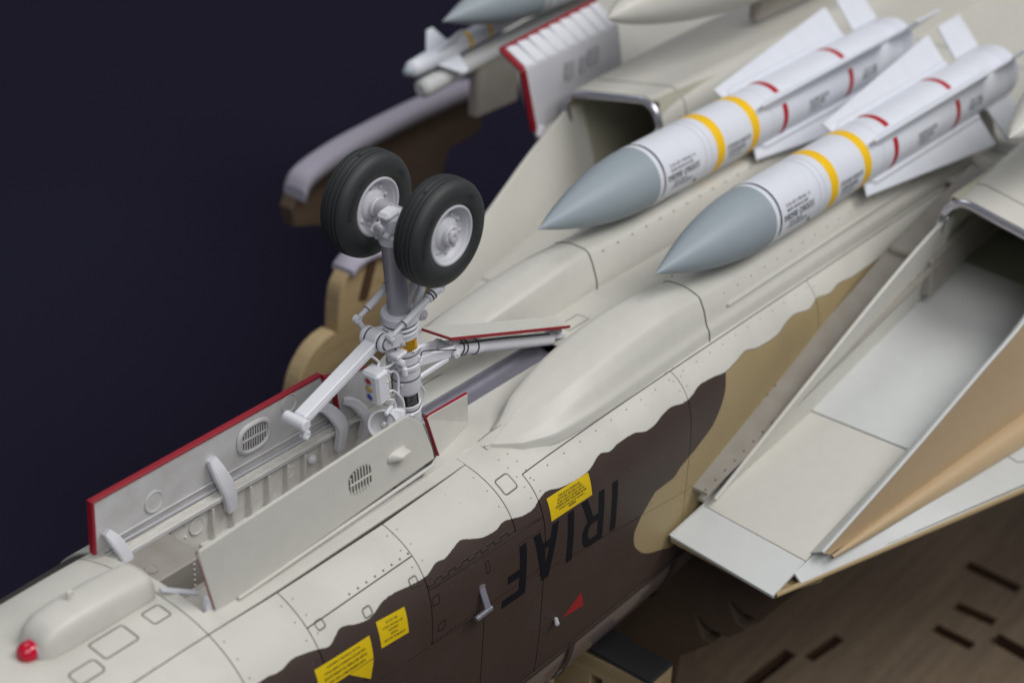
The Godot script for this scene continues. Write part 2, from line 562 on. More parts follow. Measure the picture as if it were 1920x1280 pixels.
func make_materials() -> void:
	var soft := grain_texture(11, 0.975, 1.0, 0.02)
	var fine := grain_texture(12, 0.94, 1.0, 0.06)
	var dirty := grain_texture(13, 0.93, 1.0, 0.02, 4, 0.04)
	skin_material()
	mat("cream", srgb(205, 203, 195), 0.42, 0, soft, 22)
	mat("ramp_white", srgb(205, 207, 206), 0.45, 0, soft, 25)
	mat("gap", srgb(58, 54, 50), 0.8)
	mat("bay_white", srgb(217, 216, 213), 0.5, 0, dirty, 14)
	mat("door_inner", srgb(200, 201, 204), 0.45, 0, dirty, 26)
	mat("gear_white", srgb(224, 225, 232), 0.38, 0, soft, 6)
	mat("rim_white", srgb(204, 204, 211), 0.4, 0, fine, 4)
	mat("gear_grey", srgb(184, 184, 190), 0.42, 0, fine, 5)
	mat("wash", srgb(52, 50, 54), 0.6)
	mat("crimson", srgb(150, 12, 34), 0.45, 0, fine, 5)
	mat("piston", srgb(172, 172, 180), 0.36, 0.25, fine, 6)
	mat("rail_metal", srgb(150, 149, 164), 0.36, 0.55, dirty, 14)
	mat("chrome", srgb(196, 196, 206), 0.2, 0.9)
	mat("rubber", srgb(56, 60, 61), 0.55, 0, grain_texture(31, 0.74, 1.0, 0.09, 5), 5)
	mat("sand_paint", srgb(172, 150, 112), 0.42, 0, soft, 20)
	mat("orange_sand", srgb(186, 161, 126), 0.4, 0, soft, 20)
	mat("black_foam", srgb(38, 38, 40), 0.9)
	mat("duct_grey", srgb(120, 122, 120), 0.5)
	mat("duct_cream", srgb(190, 188, 170), 0.5, 0, soft, 20)
	mat("splitter", srgb(162, 158, 152), 0.42, 0.1, dirty, 30)
	mat("missile_white", srgb(224, 227, 236), 0.36, 0, soft, 30)
	mat("missile_grey", srgb(150, 161, 168), 0.48, 0, soft, 20)
	mat("yellow", srgb(246, 196, 8), 0.42)
	mat("red_band", srgb(176, 16, 34), 0.42)
	mat("ink", srgb(26, 26, 31), 0.5)
	mat("ink_grey", srgb(78, 78, 86), 0.5)
	mat("letter_black", srgb(23, 23, 29), 0.6, 0, null, 12.0, 0.25)
	mat("placard_yellow", srgb(222, 190, 12), 0.42, 0, fine, 6)
	mat("amber", srgb(226, 170, 20), 0.42)
	mat("black", srgb(22, 22, 24), 0.4)
	mat("red_paint", srgb(150, 20, 30), 0.4)
	mat("brown_frame", srgb(50, 44, 42), 0.45)
	mat("lens_red", srgb(170, 14, 30), 0.12)
	mat("lens_yellow", srgb(190, 160, 40), 0.15)
	mat("lens_blue", srgb(40, 70, 160), 0.15)
	mat("lens_magenta", srgb(190, 18, 50), 0.1)
	mat("reflector", srgb(206, 206, 208), 0.32, 0.2)
	mat("canopy_glass", srgb(112, 100, 96), 0.1)
	var birch := mat("birch", Color.WHITE, 0.65)
	birch.albedo_texture = wood_texture(4, srgb(176, 156, 120), srgb(156, 134, 98))
	birch.uv1_triplanar = true
	birch.uv1_scale = Vector3.ONE / (60 * U)
	var ply := mat("ply", Color.WHITE, 0.7)
	ply.albedo_texture = wood_texture(9, srgb(134, 117, 96), srgb(108, 92, 76))
	ply.uv1_triplanar = true
	ply.uv1_scale = Vector3.ONE / (90 * U)
	mat("shaded_ply", srgb(94, 78, 64), 0.7, 0, dirty, 30)  # darker copy of the plywood: shade on the stand plates painted into the colour
	mat("burnt_edge", srgb(74, 50, 34), 0.8, 0, dirty, 20)
	mat("redwood", srgb(150, 92, 66), 0.7, 0, dirty, 20)
	mat("felt", srgb(172, 167, 182), 0.95, 0, fine, 10)
	mat("cloth", srgb(37, 35, 51), 0.95, 0, grain_texture(21, 0.85, 1.0, 0.2), 40, 0.12)

# ------------------------------------------------------------------ light, camera
func stage() -> void:
	var cam := Camera3D.new()
	cam.name = "camera"
	add_child(cam)
	# x right, y up, z back
	cam.transform = Transform3D(Basis(Vector3(0.61173, 0.04768, 0.78963), Vector3(0.36020, 0.87191, -0.33170), Vector3(-0.70430, 0.48733, 0.51621)).orthonormalized(), EYE * U)
	var lens := CameraAttributesPhysical.new()
	lens.frustum_focal_length = 65.6
	lens.frustum_near = 0.02
	lens.frustum_far = 8.0
	lens.frustum_focus_distance = 0.288
	lens.exposure_aperture = 23.0
	cam.attributes = lens
	cam.fov = 20.73
	cam.near = 0.02
	cam.far = 8.0
	cam.current = true
	var we := WorldEnvironment.new()
	we.name = "world"
	var e := Environment.new()
	e.background_mode = Environment.BG_COLOR
	e.background_color = Color(0.62, 0.64, 0.68)
	e.background_energy_multiplier = 0.4
	e.tonemap_mode = Environment.TONE_MAPPER_LINEAR
	e.tonemap_exposure = 1.0
	e.sdfgi_enabled = true
	e.ssao_enabled = true
	e.ssil_enabled = true
	we.environment = e
	add_child(we)
	# ceiling lamps of the hall: [place (mm), side (mm), energy]
	for l in [[Vector3(500, 1450, 950), 900.0, 1.8], [Vector3(-700, 1250, 950), 900.0, 1.02], [Vector3(300, 1700, -900), 900.0, 0.62]]:
		var a := AreaLight3D.new()
		a.name = "ceiling_lamp_light"
		a.area_size = Vector2(l[1], l[1]) * U
		a.light_energy = l[2]
		a.light_color = Color(1.0, 0.995, 0.985)
		a.shadow_enabled = true
		a.area_range = 8.0
		add_child(a, true)
		a.look_at_from_position(l[0] * U, Vector3(20, 0, 0) * U, Vector3(0, 0, 1) if absf(l[0].x) < 1 else Vector3.UP)

const EYE := Vector3(-191.348, 154.803, 158.698)

# ------------------------------------------------------------------ the jet
var jet: Node3D
func V(x: float, y: float, z: float) -> Vector3:
	return Vector3(x, y, z)

func part(called: String, m: String, parent: Node3D = null) -> MeshInstance3D:
	return build(called, M[m], parent if parent else jet)

func label(o: Node3D, text: String) -> void:
	o.set_meta("label", text)

func under_skin() -> void:
	# the dark body that shows in the engraved joints between the skin panels
	begin()
	for r in [[-125.0, -56.6, -80.0, 80.0], [3.6, 4.6, -80.0, 80.0], [36.4, 160.0, -80.0, 80.0], [-56.6, 3.6, 9.9, 80.0], [-56.6, 3.6, -80.0, -9.9], [4.6, 36.4, 2.2, 80.0], [4.6, 36.4, -80.0, -2.6]]:
		var nx := maxi(2, int((r[1] - r[0]) / 2.0))
		var ns := int((r[3] - r[2]) / 1.5)
		var rows := []
		for i in nx + 1:
			var row := []
			for k in ns + 1: row.append(skin(lerpf(r[0], r[1], float(i) / nx), lerpf(r[2], r[3], float(k) / ns), -0.3))
			rows.append(row)
		loft(rows, false, 1, false)
	part("fuselage_body", "gap")

func fuselage() -> void:
	var m: Material = M["skin_paint"]
	under_skin()
	var p := func(x0, x1, sa, sb, sc, sd, gaps := 15): panel("skin_panel", jet, x0, x1, sa, sb, sc, sd, m, 0.1, 0.0, gaps)
	p.call(-125, -56.4, -13, -13, 13, 13)
	p.call(-125, -56.4, 13, 13, 33.3, 33.3)
	p.call(-125, -56.4, 33.3, 33.3, 82, 82)
	p.call(-56.4, -54.4, -13, -13, 13, 13, 7)                       # sill in front of the bay
	p.call(-54.4, -1.9, 9.9, 9.9, 13, 12.3, 2)
	p.call(-54.4, -1.9, -13, -13, -9.9, -9.9, 1)
	p.call(-56.4, -43.5, 13, 13, 33.3, 33.3)
	p.call(-56.4, -43.5, 33.3, 33.3, 82, 82, 13)
	p.call(-43.5, -21.8, 13, 13, 19.5, 19.5)
	p.call(-43.5, -21.8, 19.5, 19.5, 33.3, 34.7)
	p.call(-43.5, -9.7, 33.3, 35.7, 57.2, 57.2)
	p.call(-21.8, -1.9, 13, 12.3, 25.3, 25.9)
	p.call(-21.8, 4.2, 25.3, 26.6, 34.7, 36.8)
	p.call(-9.7, 4.2, 35.7, 36.8, 57.2, 57.2)
	p.call(-1.9, 4.2, 9.9, 9.9, 19.1, 19.1, 4)
	p.call(-9, 4.2, 9.8, 5.4, 9.9, 9.9, 0)
	p.call(-9, 4.2, -9.9, -9.9, -9.8, -5.4, 0)
	p.call(-1.9, 4.2, 19.1, 19.1, 25.9, 26.6, 14)
	p.call(4.2, 36.5, 2.1, 2.1, 19.1, 19.1, 2)
	p.call(4.2, 36.5, -19.1, -19.1, -2.5, -2.5, 1)
	p.call(36.5, 160, -19.1, -19.1, 19.1, 19.1, 3)
	p.call(4.2, 45, 19.1, 19.1, 36.8, 43)
	p.call(4.2, 45, 36.8, 43, 57.2, 57.2)
	p.call(45, 91, 19.1, 19.1, 43, 48)
	p.call(45, 62, 43, 44.8, 57.2, 57.2, 7)
	p.call(62, 91, 44.8, 48, 82, 82, 9)
	p.call(91, 160, 19.1, 19.1, 50, 55)
	p.call(91, 160, 50, 55, 82, 82, 13)
	p.call(-54.4, 160, -82, -82, -13, -19.1, 6)

func nose_bay() -> void:
	# a box let into the belly
	begin()
	box(V(-26, -8, -10.15), V(58, 15.4, 0.5), 0.05)
	part("bay_wall", "bay_white")
	begin(); box(V(-26, -8, 10.15), V(58, 15.4, 0.5), 0.05); part("bay_wall", "bay_white")
	begin(); box(V(-26, -16, 0), V(58, 0.6, 20.2), 0.05); part("bay_floor", "bay_white")
	begin(); box(V(-54.7, -8, 0), V(0.5, 15.2, 19.6), 0.05); part("bay_bulkhead", "bay_white")
	begin(); box(V(3.4, -8.2, 0), V(0.5, 14.8, 19.6), 0.05); part("bay_bulkhead", "bay_white")
	# ledge, pipe and stringers along the far wall
	begin(); block(V(-26, -0.75, -9.3), V(1, 0, 0), V(0, 1, 0), V(0, 0, 1), V(57, 0.5, 1.4), 0.1); part("bay_ledge", "bay_white")
	begin(); rod(V(-54, -1.3, -8.9), V(2, -1.3, -8.9), 0.22); part("bay_pipe", "gear_grey")
	begin(); block(V(-20, -7.9, -9.1), V(1, 0, 0), V(0, 1, 0), V(0, 0, 1), V(33, 0.7, 1.6), 0.12); part("bay_ledge", "bay_white")
	begin(); rod(V(-37, -9.0, -8.2), V(-3, -9.0, -8.2), 0.4); part("bay_pipe", "gear_grey")
	for x in [-34.3, -30.3, -26.5, -22.6, -18.5, -14.7, -10.8, -7.0]:
		begin(); block(V(x, -4.8, -9.55), V(1, 0, 0), V(0, 1, 0), V(0, 0, 1), V(0.42, 5.8, 1.3), 0.12); part("bay_rib", "bay_white")
	begin(); ball(V(-12.7, -4.0, -9.6), 0.85); part("bay_dome", "gear_white")
	begin(); lathe(V(-17.4, -4.2, -9.9), V(0, 0, 1), [Vector2(0, 1.15), Vector2(0.2, 1.15), Vector2(0.3, 1.05), Vector2(0.3, 0.8), Vector2(0.2, 0.75)], 24); part("bay_disc", "bay_white")
	begin(); lathe(V(-37, -4.0, -9.9), V(0, 0, 1), [Vector2(0, 1.5), Vector2(0.2, 1.5), Vector2(0.3, 1.4), Vector2(0.3, 1.2), Vector2(0.2, 1.15)], 24); part("bay_disc", "bay_white")
	for x in [-39.2, -41.9, -45.0, -48.4]:
		for k in 2:
			begin(); ball(V(x, -2.7 - k * 2.2, -9.85), 0.24, 8); part("bay_rivet", "bay_white")
	# a closed equipment box at the front
	begin(); block(V(-49, -3.9, -5.2), V(1, 0, 0), V(0, 1, 0), V(0, 0, 1), V(11.5, 5.0, 7.6), 0.25); var eq := part("equipment_box", "splitter")
	begin(); lathe(V(-51, -1.35, -4), V(0, 1, 0), [Vector2(0, 1.0), Vector2(0.15, 1.0), Vector2(0.2, 0.85), Vector2(0.12, 0.8)], 20); build("equipment_cap", M["splitter"], eq)
	for k in 5:
		begin(); ball(V(-45.5, -2.2 - k * 0.9, -1.35), 0.2, 8); build("equipment_rivet", M["bay_white"], eq)
	# bent hinge arms of the doors
	for q in [[V(-54.0, 4.0, -9.6), V(-53.0, 2.2, -8.8), V(-51.8, -0.8, -8.4), V(-51.2, -3.2, -8.6), 1.3], [V(-33.6, 6.0, -9.9), V(-32.9, 3.6, -9.0), V(-31.6, 0.0, -8.5), V(-30.9, -3.7, -8.8), 1.6], [V(-12, 5.4, -9.6), V(-10.2, 4.4, -8.4), V(-7.8, 0.6, -7.8), V(-7.2, -4.2, -8.8), 1.4], [V(-5.8, 3.6, -9.4), V(-4.2, 2.8, -8.4), V(-2.2, -0.4, -7.8), V(-1.8, -4.4, -8.8), 1.2]]:
		begin()
		var path := curve([q[0], q[1], q[2], q[3]], 5)
		var rings := []
		for i in path.size():
			var t: Vector3 = (path[mini(i + 1, path.size() - 1)] - path[maxi(i - 1, 0)]).normalized()
			var wide := Vector3(0, 0, 1).cross(t).normalized()
			var deep: Vector3 = t.cross(wide)
			var w: float = q[4] * (0.34 + 0.42 * sin(PI * (0.05 + 0.8 * i / path.size())))
			var r := []
			for c in [[-1, -0.7], [-0.7, -1], [0.7, -1], [1, -0.7], [1, 0.7], [0.7, 1], [-0.7, 1], [-1, 0.7]]: r.append(path[i] + wide * c[0] * w + deep * c[1] * 0.6)
			rings.append(r)
		loft(rings, true, -1, true)
		part("hinge_arm", "gear_white")
	begin(); bar(V(-56.2, 1.9, 3.6), V(-51.2, -0.6, 5.4), V(0, 0, 1), 1.2, 0.5); part("hinge_arm", "gear_white")
	begin(); bar(V(-53.2, -2.4, 9.5), V(-52.4, 2.0, 9.3), V(1, 0, 0), 2.0, 1.4, 0.4); part("hinge_arm", "gear_white")

func oval(c: Vector3, ex: Vector3, ey: Vector3, rx: float, ry: float, n := 32, p := 0.75) -> Array:
	# a rounded outline (p below 1 makes it squarer)
	var out := []
	for k in n:
		var a := TAU * k / n
		out.append(c + ex * rx * signf(cos(a)) * pow(absf(cos(a)), p) + ey * ry * signf(sin(a)) * pow(absf(sin(a)), p))
	return out

func grille(owner: Node3D, c: Vector3, ex: Vector3, ey: Vector3, out: Vector3, rx: float, ry: float, slats: int, rim: float, mr: String) -> void:
	# a louvred vent: dark hole plate, slats, one cross bar, and a rim
	begin(); plate(oval(c, ex, ey, rx, ry), out * 0.06, 0.01); build("vent_opening", M["black"], owner)
	for k in slats:
		var u := (k + 0.5) / slats * 2.0 - 1.0
		var h := ry * pow(maxf(1.0 - pow(absf(u), 2.6), 0.05), 1 / 2.6)
		begin(); block(c + ex * u * rx + out * 0.12, ex, ey, out, V(rx * 0.9 / slats, h * 2, 0.22), 0.04); build("vent_slat", M[mr], owner)
	begin(); block(c + out * 0.14, ex, ey, out, V(rx * 1.95, 0.32, 0.24), 0.05); build("vent_bar", M[mr], owner)
	if rim > 0:
		begin()
		loft([oval(c, ex, ey, rx, ry), oval(c + out * 0.4, ex, ey, rx + 0.05, ry + 0.05), oval(c + out * 0.45, ex, ey, rx + rim * 0.6, ry + rim * 0.6), oval(c + out * 0.05, ex, ey, rx + rim, ry + rim)], true, 1, false)
		build("vent_rim", M[mr], owner)

func nose_doors() -> void:
	# port door: white inner face towards us, crimson edges
	begin(); plate([V(-55.0, 0.7, -10.4), V(-55.2, 9.0, -10.2), V(-54.2, 9.2, -10.2), V(-10.6, 9.6, -10.1), V(-9.4, 8.9, -10.1), V(-4.6, -0.6, -10.3)], V(0, 0, -0.75), 0.1)
	var d := part("nose_gear_door", "door_inner"); label(d, "port nose gear door, white inside with crimson edges")
	begin(); bar(V(-55.3, 9.25, -10.55), V(-9.9, 9.75, -10.45), V(0, 0, 1), 1.1, 0.42, 0.08); build("door_edge", M["crimson"], d)
	begin(); bar(V(-55.45, 0.5, -10.75), V(-55.45, 9.45, -10.55), V(0, 0, 1), 1.1, 0.5, 0.08); build("door_edge", M["crimson"], d)
	begin(); bar(V(-9.9, 9.7, -10.45), V(-4.4, -0.5, -10.5), V(0, 0, 1), 1.0, 0.4, 0.08); build("door_edge", M["crimson"], d)
	begin(); rod(V(-54, 0.55, -10.0), V(-6, 0.0, -10.0), 0.25); build("door_hinge", M["gear_grey"], d)
	begin(); block(V(-30, 1.7, -10.05), V(1, 0, 0), V(0, 1, 0), V(0, 0, 1), V(45, 0.3, 0.3), 0.08); build("door_stiffener", M["door_inner"], d)
	begin(); lathe(V(-44.5, 3.9, -10.4), V(0, 0, 1), [Vector2(0, 1.75), Vector2(0.3, 1.75), Vector2(0.38, 1.6), Vector2(0.3, 1.45), Vector2(0.24, 1.3)], 28); build("door_boss", M["door_inner"], d)
	begin(); lathe(V(-17, 7.9, -10.3), V(0, 0, 1), [Vector2(0, 1.7), Vector2(0.35, 1.7), Vector2(0.4, 1.5), Vector2(0.3, 1.4), Vector2(0.2, 1.2)], 28); build("door_boss", M["door_inner"], d)
	grille(d, V(-24.6, 5.6, -10.15), V(1, 0, 0), V(0, 1, 0), V(0, 0, 1), 2.75, 1.9, 11, 0.8, "door_inner")
	# starboard door: cream outer face towards us
	begin(); plate([V(-52.7, -0.5, 10.6), V(-55.2, 10.2, 10.2), V(-54.9, 10.6, 10.2), V(-13.6, 12.2, 10.0), V(-12.8, 12.0, 10.0), V(-9.9, 9.4, 10.2), V(-7.7, 4.2, 10.4), V(-7.2, 2.2, 10.5)], V(0.02, 0, -0.5), 0.08)
	var e := part("nose_gear_door", "cream"); label(e, "starboard nose gear door, cream outside with a small oval vent")
	begin(); bar(V(-55.1, 10.28, 9.85), V(-13.4, 11.93, 9.65), V(0, 0, 1), 0.5, 0.34, 0.06); build("door_edge", M["crimson"], e)
	begin(); bar(V(-52.6, -0.4, 10.2), V(-55.05, 10.3, 9.8), V(0, 0, 1), 0.5, 0.3, 0.06); build("door_edge", M["crimson"], e)
	grille(e, V(-23.7, 6.5, 10.33), V(1, 0, 0), V(-0.1, 1, 0).normalized(), V(0, 0.04, 1).normalized(), 2.5, 2.15, 8, 0.0, "cream")
	begin(); rod(V(-49, -0.1, 10.9), V(-8, 1.6, 10.9), 0.3); build("door_hinge", M["cream"], e)
	begin()
	var rings := []
	for q in [[0.0, 0.9, 1.9], [0.25, 0.95, 2.0], [0.35, 0.75, 1.7], [1.2, 0.55, 1.3], [1.5, 0.35, 1.05]]: rings.append(oval(V(-16.0 + q[0] * 0.6, 7.0, 10.3 + q[0]), V(1, 0.06, 0), V(0, 1, 0), q[2], q[1], 20))
	loft(rings, true, 1, true)
	build("door_scoop", M["cream"], e)
	# short rear doors
	begin(); plate([V(-3.2, -0.4, 8.2), V(-6.3, 7.7, 8.1), V(-5.7, 8.0, 8.1), V(4.8, 6.7, 7.0), V(6.6, 0.4, 6.0)], V(0.03, 0, -0.45), 0.08)
	var r := part("rear_gear_door", "cream"); label(r, "short starboard rear door, cream with a crimson front edge")
	begin(); bar(V(-6.2, 8.0, 7.8), V(4.9, 6.75, 6.65), V(0, 0, 1), 0.5, 0.22, 0.05); build("door_edge", M["crimson"], r)
	begin(); bar(V(-3.2, -0.3, 7.85), V(-6.4, 7.9, 7.75), V(0, 0, 1), 0.7, 0.26, 0.05); build("door_edge", M["crimson"], r)
	begin(); plate([V(-6.4, -0.4, -9.4), V(-7.4, 5.4, -9.5), V(-9.8, 9.2, -9.6), V(-1.2, 7.6, -9.2), V(3.6, 0.2, -8.6)], V(0, 0, -0.5), 0.08)
	var l := part("rear_gear_door", "door_inner"); label(l, "short port rear door, grey inside with crimson edges")
	begin(); bar(V(-9.9, 9.4, -9.7), V(-1.2, 7.8, -9.3), V(0, 0, 1), 0.9, 0.4, 0.06); build("door_edge", M["crimson"], l)
	begin(); bar(V(-6.5, -0.4, -9.5), V(-7.5, 5.5, -9.6), V(0, 0, 1), 0.9, 0.5, 0.06); build("door_edge", M["crimson"], l)
	begin(); bar(V(-7.5, 5.4, -9.6), V(-9.9, 9.3, -9.7), V(0, 0, 1), 0.9, 0.5, 0.06); build("door_edge", M["crimson"], l)

# the strut: h runs along it from the bay to the wheels, a aft, z to starboard
const S0 := Vector3(-1.29, 6.0, 0)
const SD := Vector3(-0.1472, 0.9891, 0)
const SA := Vector3(0.9891, 0.1472, 0)
func S(h: float, a := 0.0, z := 0.0) -> Vector3:
	return S0 + SD * h + SA * a + Vector3(0, 0, z)

func collar(h0: float, h1: float, r: float, m: String, called := "strut_collar") -> void:
	begin(); lathe(S(h0), SD, [Vector2(0, r - 0.18), Vector2(0.18, r), Vector2(h1 - h0 - 0.18, r), Vector2(h1 - h0, r - 0.18)], 32); part(called, m)

func bolt(p: Vector3, axis: Vector3, r: float, l: float, m := "gear_white") -> void:
	begin()
	lathe(p, axis, [Vector2(0, r), Vector2(l * 0.8, r), Vector2(l, r * 0.8), Vector2(l, r * 0.45), Vector2(l + 0.12, r * 0.4)], 6 if r < 0.5 else 16)
	part("strut_bolt", m)

func nose_strut() -> void:
	begin()
	lathe(S(-20), SD, [Vector2(0, 1.9), Vector2(21.6, 1.92), Vector2(21.8, 2.15), Vector2(22.3, 2.3), Vector2(26.6, 2.36), Vector2(26.8, 2.6), Vector2(27.9, 2.66), Vector2(33.4, 2.68), Vector2(36.2, 2.68)], 40)
	var s := part("strut_cylinder", "gear_white"); label(s, "white outer cylinder of the nose gear strut")
	collar(6.7, 7.6, 2.84, "gear_white"); collar(7.65, 7.85, 2.71, "wash", "strut_seal"); collar(9.3, 9.45, 2.7, "wash", "strut_seal")
	collar(13.0, 13.7, 2.84, "gear_white"); collar(13.75, 13.95, 2.72, "wash", "strut_seal"); collar(14.0, 14.6, 2.95, "gear_white"); collar(14.65, 14.8, 2.75, "wash", "strut_seal"); collar(14.85, 16.5, 2.92, "gear_white")
	collar(-0.9, -0.4, 2.05, "gear_white"); collar(-2.2, -1.7, 2.05, "gear_white"); collar(-1.5, -1.35, 1.95, "wash", "strut_seal"); collar(1.95, 2.1, 2.2, "wash", "strut_seal"); collar(4.6, 4.72, 2.36, "wash", "strut_seal")
	begin(); lathe(S(16.0), SD, [Vector2(0, 1.78), Vector2(12.6, 1.78)], 32); part("piston", "piston")
	collar(28.7, 30.4, 2.05, "gear_white", "piston_collar")
	# axle block and axle
	begin(); block(S(31.9, 0.5), SA, SD, Vector3.BACK, V(3.6, 3.4, 3.0), 0.7); part("axle_block", "gear_white")
	begin(); block(S(33.6, -0.4), SA, SD, Vector3.BACK, V(3.0, 1.3, 2.4), 0.5); part("axle_block", "gear_white")
	begin(); lathe(S(32.0, -2.3, 0), SA * -1.0, [Vector2(0, 0.9), Vector2(0.5, 0.9), Vector2(0.7, 0.6), Vector2(0.7, 0.0)], 16); part("axle_cap", "gear_grey")
	begin(); rod(W + V(0, 0, -6.4), W + V(0, 0, 6.6), 1.3, 20); part("axle", "gear_grey")
	begin(); rod(S(30.8, -1.9, -2.2), S(30.8, -1.9, 1.2), 0.5); part("tow_fitting", "gear_white")
	begin(); rod(S(29.7, -1.7, -1.3), S(31.2, -2.1, -1.3), 0.4); part("tow_fitting", "gear_white")
	# torque links behind the piston
	for z in [-1.0, 1.0]:
		begin(); bar(S(15.2, 2.2, z), S(21.5, 7.0, z * 0.5), Vector3.BACK, 0.8, 1.5, 0.25); part("torque_link", "gear_white")
		begin(); bar(S(21.5, 7.0, z * 0.5), S(30.0, 1.6, z), Vector3.BACK, 0.8, 1.4, 0.25); part("torque_link", "gear_white")
	begin(); rod(S(21.5, 7.0, -1.6), S(21.5, 7.0, 1.6), 0.7); part("torque_pin", "gear_grey")
	begin(); rod(S(15.0, 2.6, -2.4), S(15.0, 2.6, 2.4), 0.95, 18); part("torque_pin", "gear_white")
	bolt(S(15.0, 2.6, 2.4), Vector3.BACK, 0.8, 0.3, "gear_grey")
	# steering rods with banded ends, one on each flank
	for q in [[V(-9.0, 21.0, 3.0), V(2.0, 25.1, 3.0)], [V(-9.3, 21.7, -3.4), V(-1.0, 25.3, -3.4)]]:
		var a: Vector3 = q[0]
		var b: Vector3 = q[1]
		begin(); rod(a, a.lerp(b, 0.25), 0.36); part("steering_rod", "gear_white")
		begin(); rod(a.lerp(b, 0.22), a.lerp(b, 0.78), 0.56, 18); part("steering_rod", "gear_white")
		begin(); rod(a.lerp(b, 0.74), a.lerp(b, 0.97), 0.72, 18); part("steering_rod", "gear_white")
		begin(); rod(a.lerp(b, 0.79), a.lerp(b, 0.81), 0.8, 18, 0.02); part("strut_seal", "wash")
		begin(); rod(a.lerp(b, 0.84), a.lerp(b, 0.86), 0.8, 18, 0.02); part("strut_seal", "wash")
		begin(); lathe(b - V(0, 0, 0.6), V(0, 0, 1), [Vector2(0, 0.5), Vector2(0.1, 0.85), Vector2(1.1, 0.85), Vector2(1.2, 0.6), Vector2(1.2, 0.35), Vector2(1.0, 0.3)], 18); part("rod_end", "gear_white")
		begin(); lathe(a - V(0, 0, 0.5), V(0, 0, 1), [Vector2(0, 0.4), Vector2(0.1, 0.7), Vector2(0.9, 0.7), Vector2(1.0, 0.5), Vector2(1.0, 0.3), Vector2(0.85, 0.25)], 16); part("rod_end", "gear_white")
		begin(); rod(a.lerp(b, 0.235), a.lerp(b, 0.255), 0.62, 18, 0.02); part("strut_seal", "wash")
		begin(); bar(a, a + V(1.0, -1.9, -signf(a.z) * 0.5), Vector3.BACK, 0.7, 0.8, 0.2); part("rod_link", "gear_white")
	# launch bar with a cross head
	begin(); block(V(-17.4, 16.55, 0), V(0.932, 0.363, 0), V(-0.363, 0.932, 0), Vector3.BACK, V(17.0, 0.8, 2.3), 0.22); var lb := part("launch_bar", "gear_white"); label(lb, "white launch bar sloping forward from the strut")
	for z in [-0.95, 0.95]:
		begin(); block(V(-17.2, 15.9, z), V(0.932, 0.363, 0), V(-0.363, 0.932, 0), Vector3.BACK, V(16.0, 0.9, 0.4), 0.1); build("launch_bar_flange", M["gear_white"], lb)
	begin(); rod(V(-26.2, 13.15, -2.0), V(-26.2, 13.15, 2.2), 0.95, 20, 0.15); build("cross_head", M["gear_white"], lb)
	begin(); block(V(-25.3, 11.6, 1.0), V(1, 0, 0), V(0, 1, 0), V(0, 0, 1), V(0.7, 1.8, 0.5), 0.15); build("roller_arm", M["gear_white"], lb)
	begin(); lathe(V(-25.3, 10.9, 0.5), V(0, 0, 1), [Vector2(0, 0.6), Vector2(0.15, 0.8), Vector2(0.9, 0.8), Vector2(1.05, 0.6), Vector2(1.05, 0.3), Vector2(0.95, 0.25)], 18); build("roller", M["gear_white"], lb)
	var pv := V(-8.9, 19.5, 0)
	begin(); rod(pv + V(0, 0, -1.15), pv + V(0, 0, 1.15), 1.55, 28, 0.25); build("launch_bar_head", M["gear_white"], lb)
	for z in [-1.75, 1.75]:
		begin(); rod(pv + V(0, 0, z - 0.42), pv + V(0, 0, z + 0.42), 1.5, 28, 0.2); part("pivot_lug", "gear_white")
		begin(); bar(pv + V(0.6, -0.3, z), V(-3.6, 18.2, z * 0.9), Vector3.BACK, 0.84, 2.2, 0.25); part("pivot_lug", "gear_white")
		begin(); rod(pv + V(0, 0, z * 1.24), pv + V(0, 0, z * 1.26), 1.1, 24, 0.02); part("strut_seal", "wash")
		bolt(pv + V(0, 0, z * 1.25), Vector3(0, 0, signf(z)), 0.9, 0.45)
		bolt(V(-5.4, 18.0, z * 1.2), Vector3(0, 0, signf(z)), 0.4, 0.5, "gear_grey")
	begin(); rod(pv + V(0, 0, -1.3), pv + V(0, 0, -1.18), 1.42, 24, 0.02); part("strut_seal", "wash")
	begin(); rod(pv + V(0, 0, 1.18), pv + V(0, 0, 1.3), 1.42, 24, 0.02); part("strut_seal", "wash")
	# valves, brackets and hoses on the front of the strut
	begin(); block(S(10.9, -3.0, 1.4), SA, SD, Vector3.BACK, V(2.4, 0.8, 2.6), 0.2); part("valve", "gear_white")
	begin(); rod(S(9.9, -3.4, 0.4), S(9.9, -3.4, 3.2), 0.55); part("valve", "gear_white")
	begin(); rod(S(8.6, -3.2, 1.8), S(10.6, -3.2, 1.8), 0.6); part("valve", "gear_grey")
	begin(); block(S(8.2, -2.9, 0.6), SA, SD, Vector3.BACK, V(1.6, 1.3, 1.6), 0.25); part("valve", "gear_grey")
	begin(); block(S(7.6, -2.6, 2.4), SA, SD, Vector3.BACK, V(0.9, 1.6, 0.8), 0.2); part("valve", "gear_white")
	begin(); rod(S(12.6, -3.2, -2.9), S(12.0, -5.2, -3.1), 0.5); part("valve", "gear_white")
	begin(); block(S(10.3, 0.2, 2.7), SA, SD, Vector3.BACK, V(2.0, 0.3, 0.5), 0.1); part("bracket", "gear_white")
	begin(); rod(S(7.2, 0.6, 2.5), S(8.7, 0.6, 2.5), 0.3); part("bracket", "gear_white")
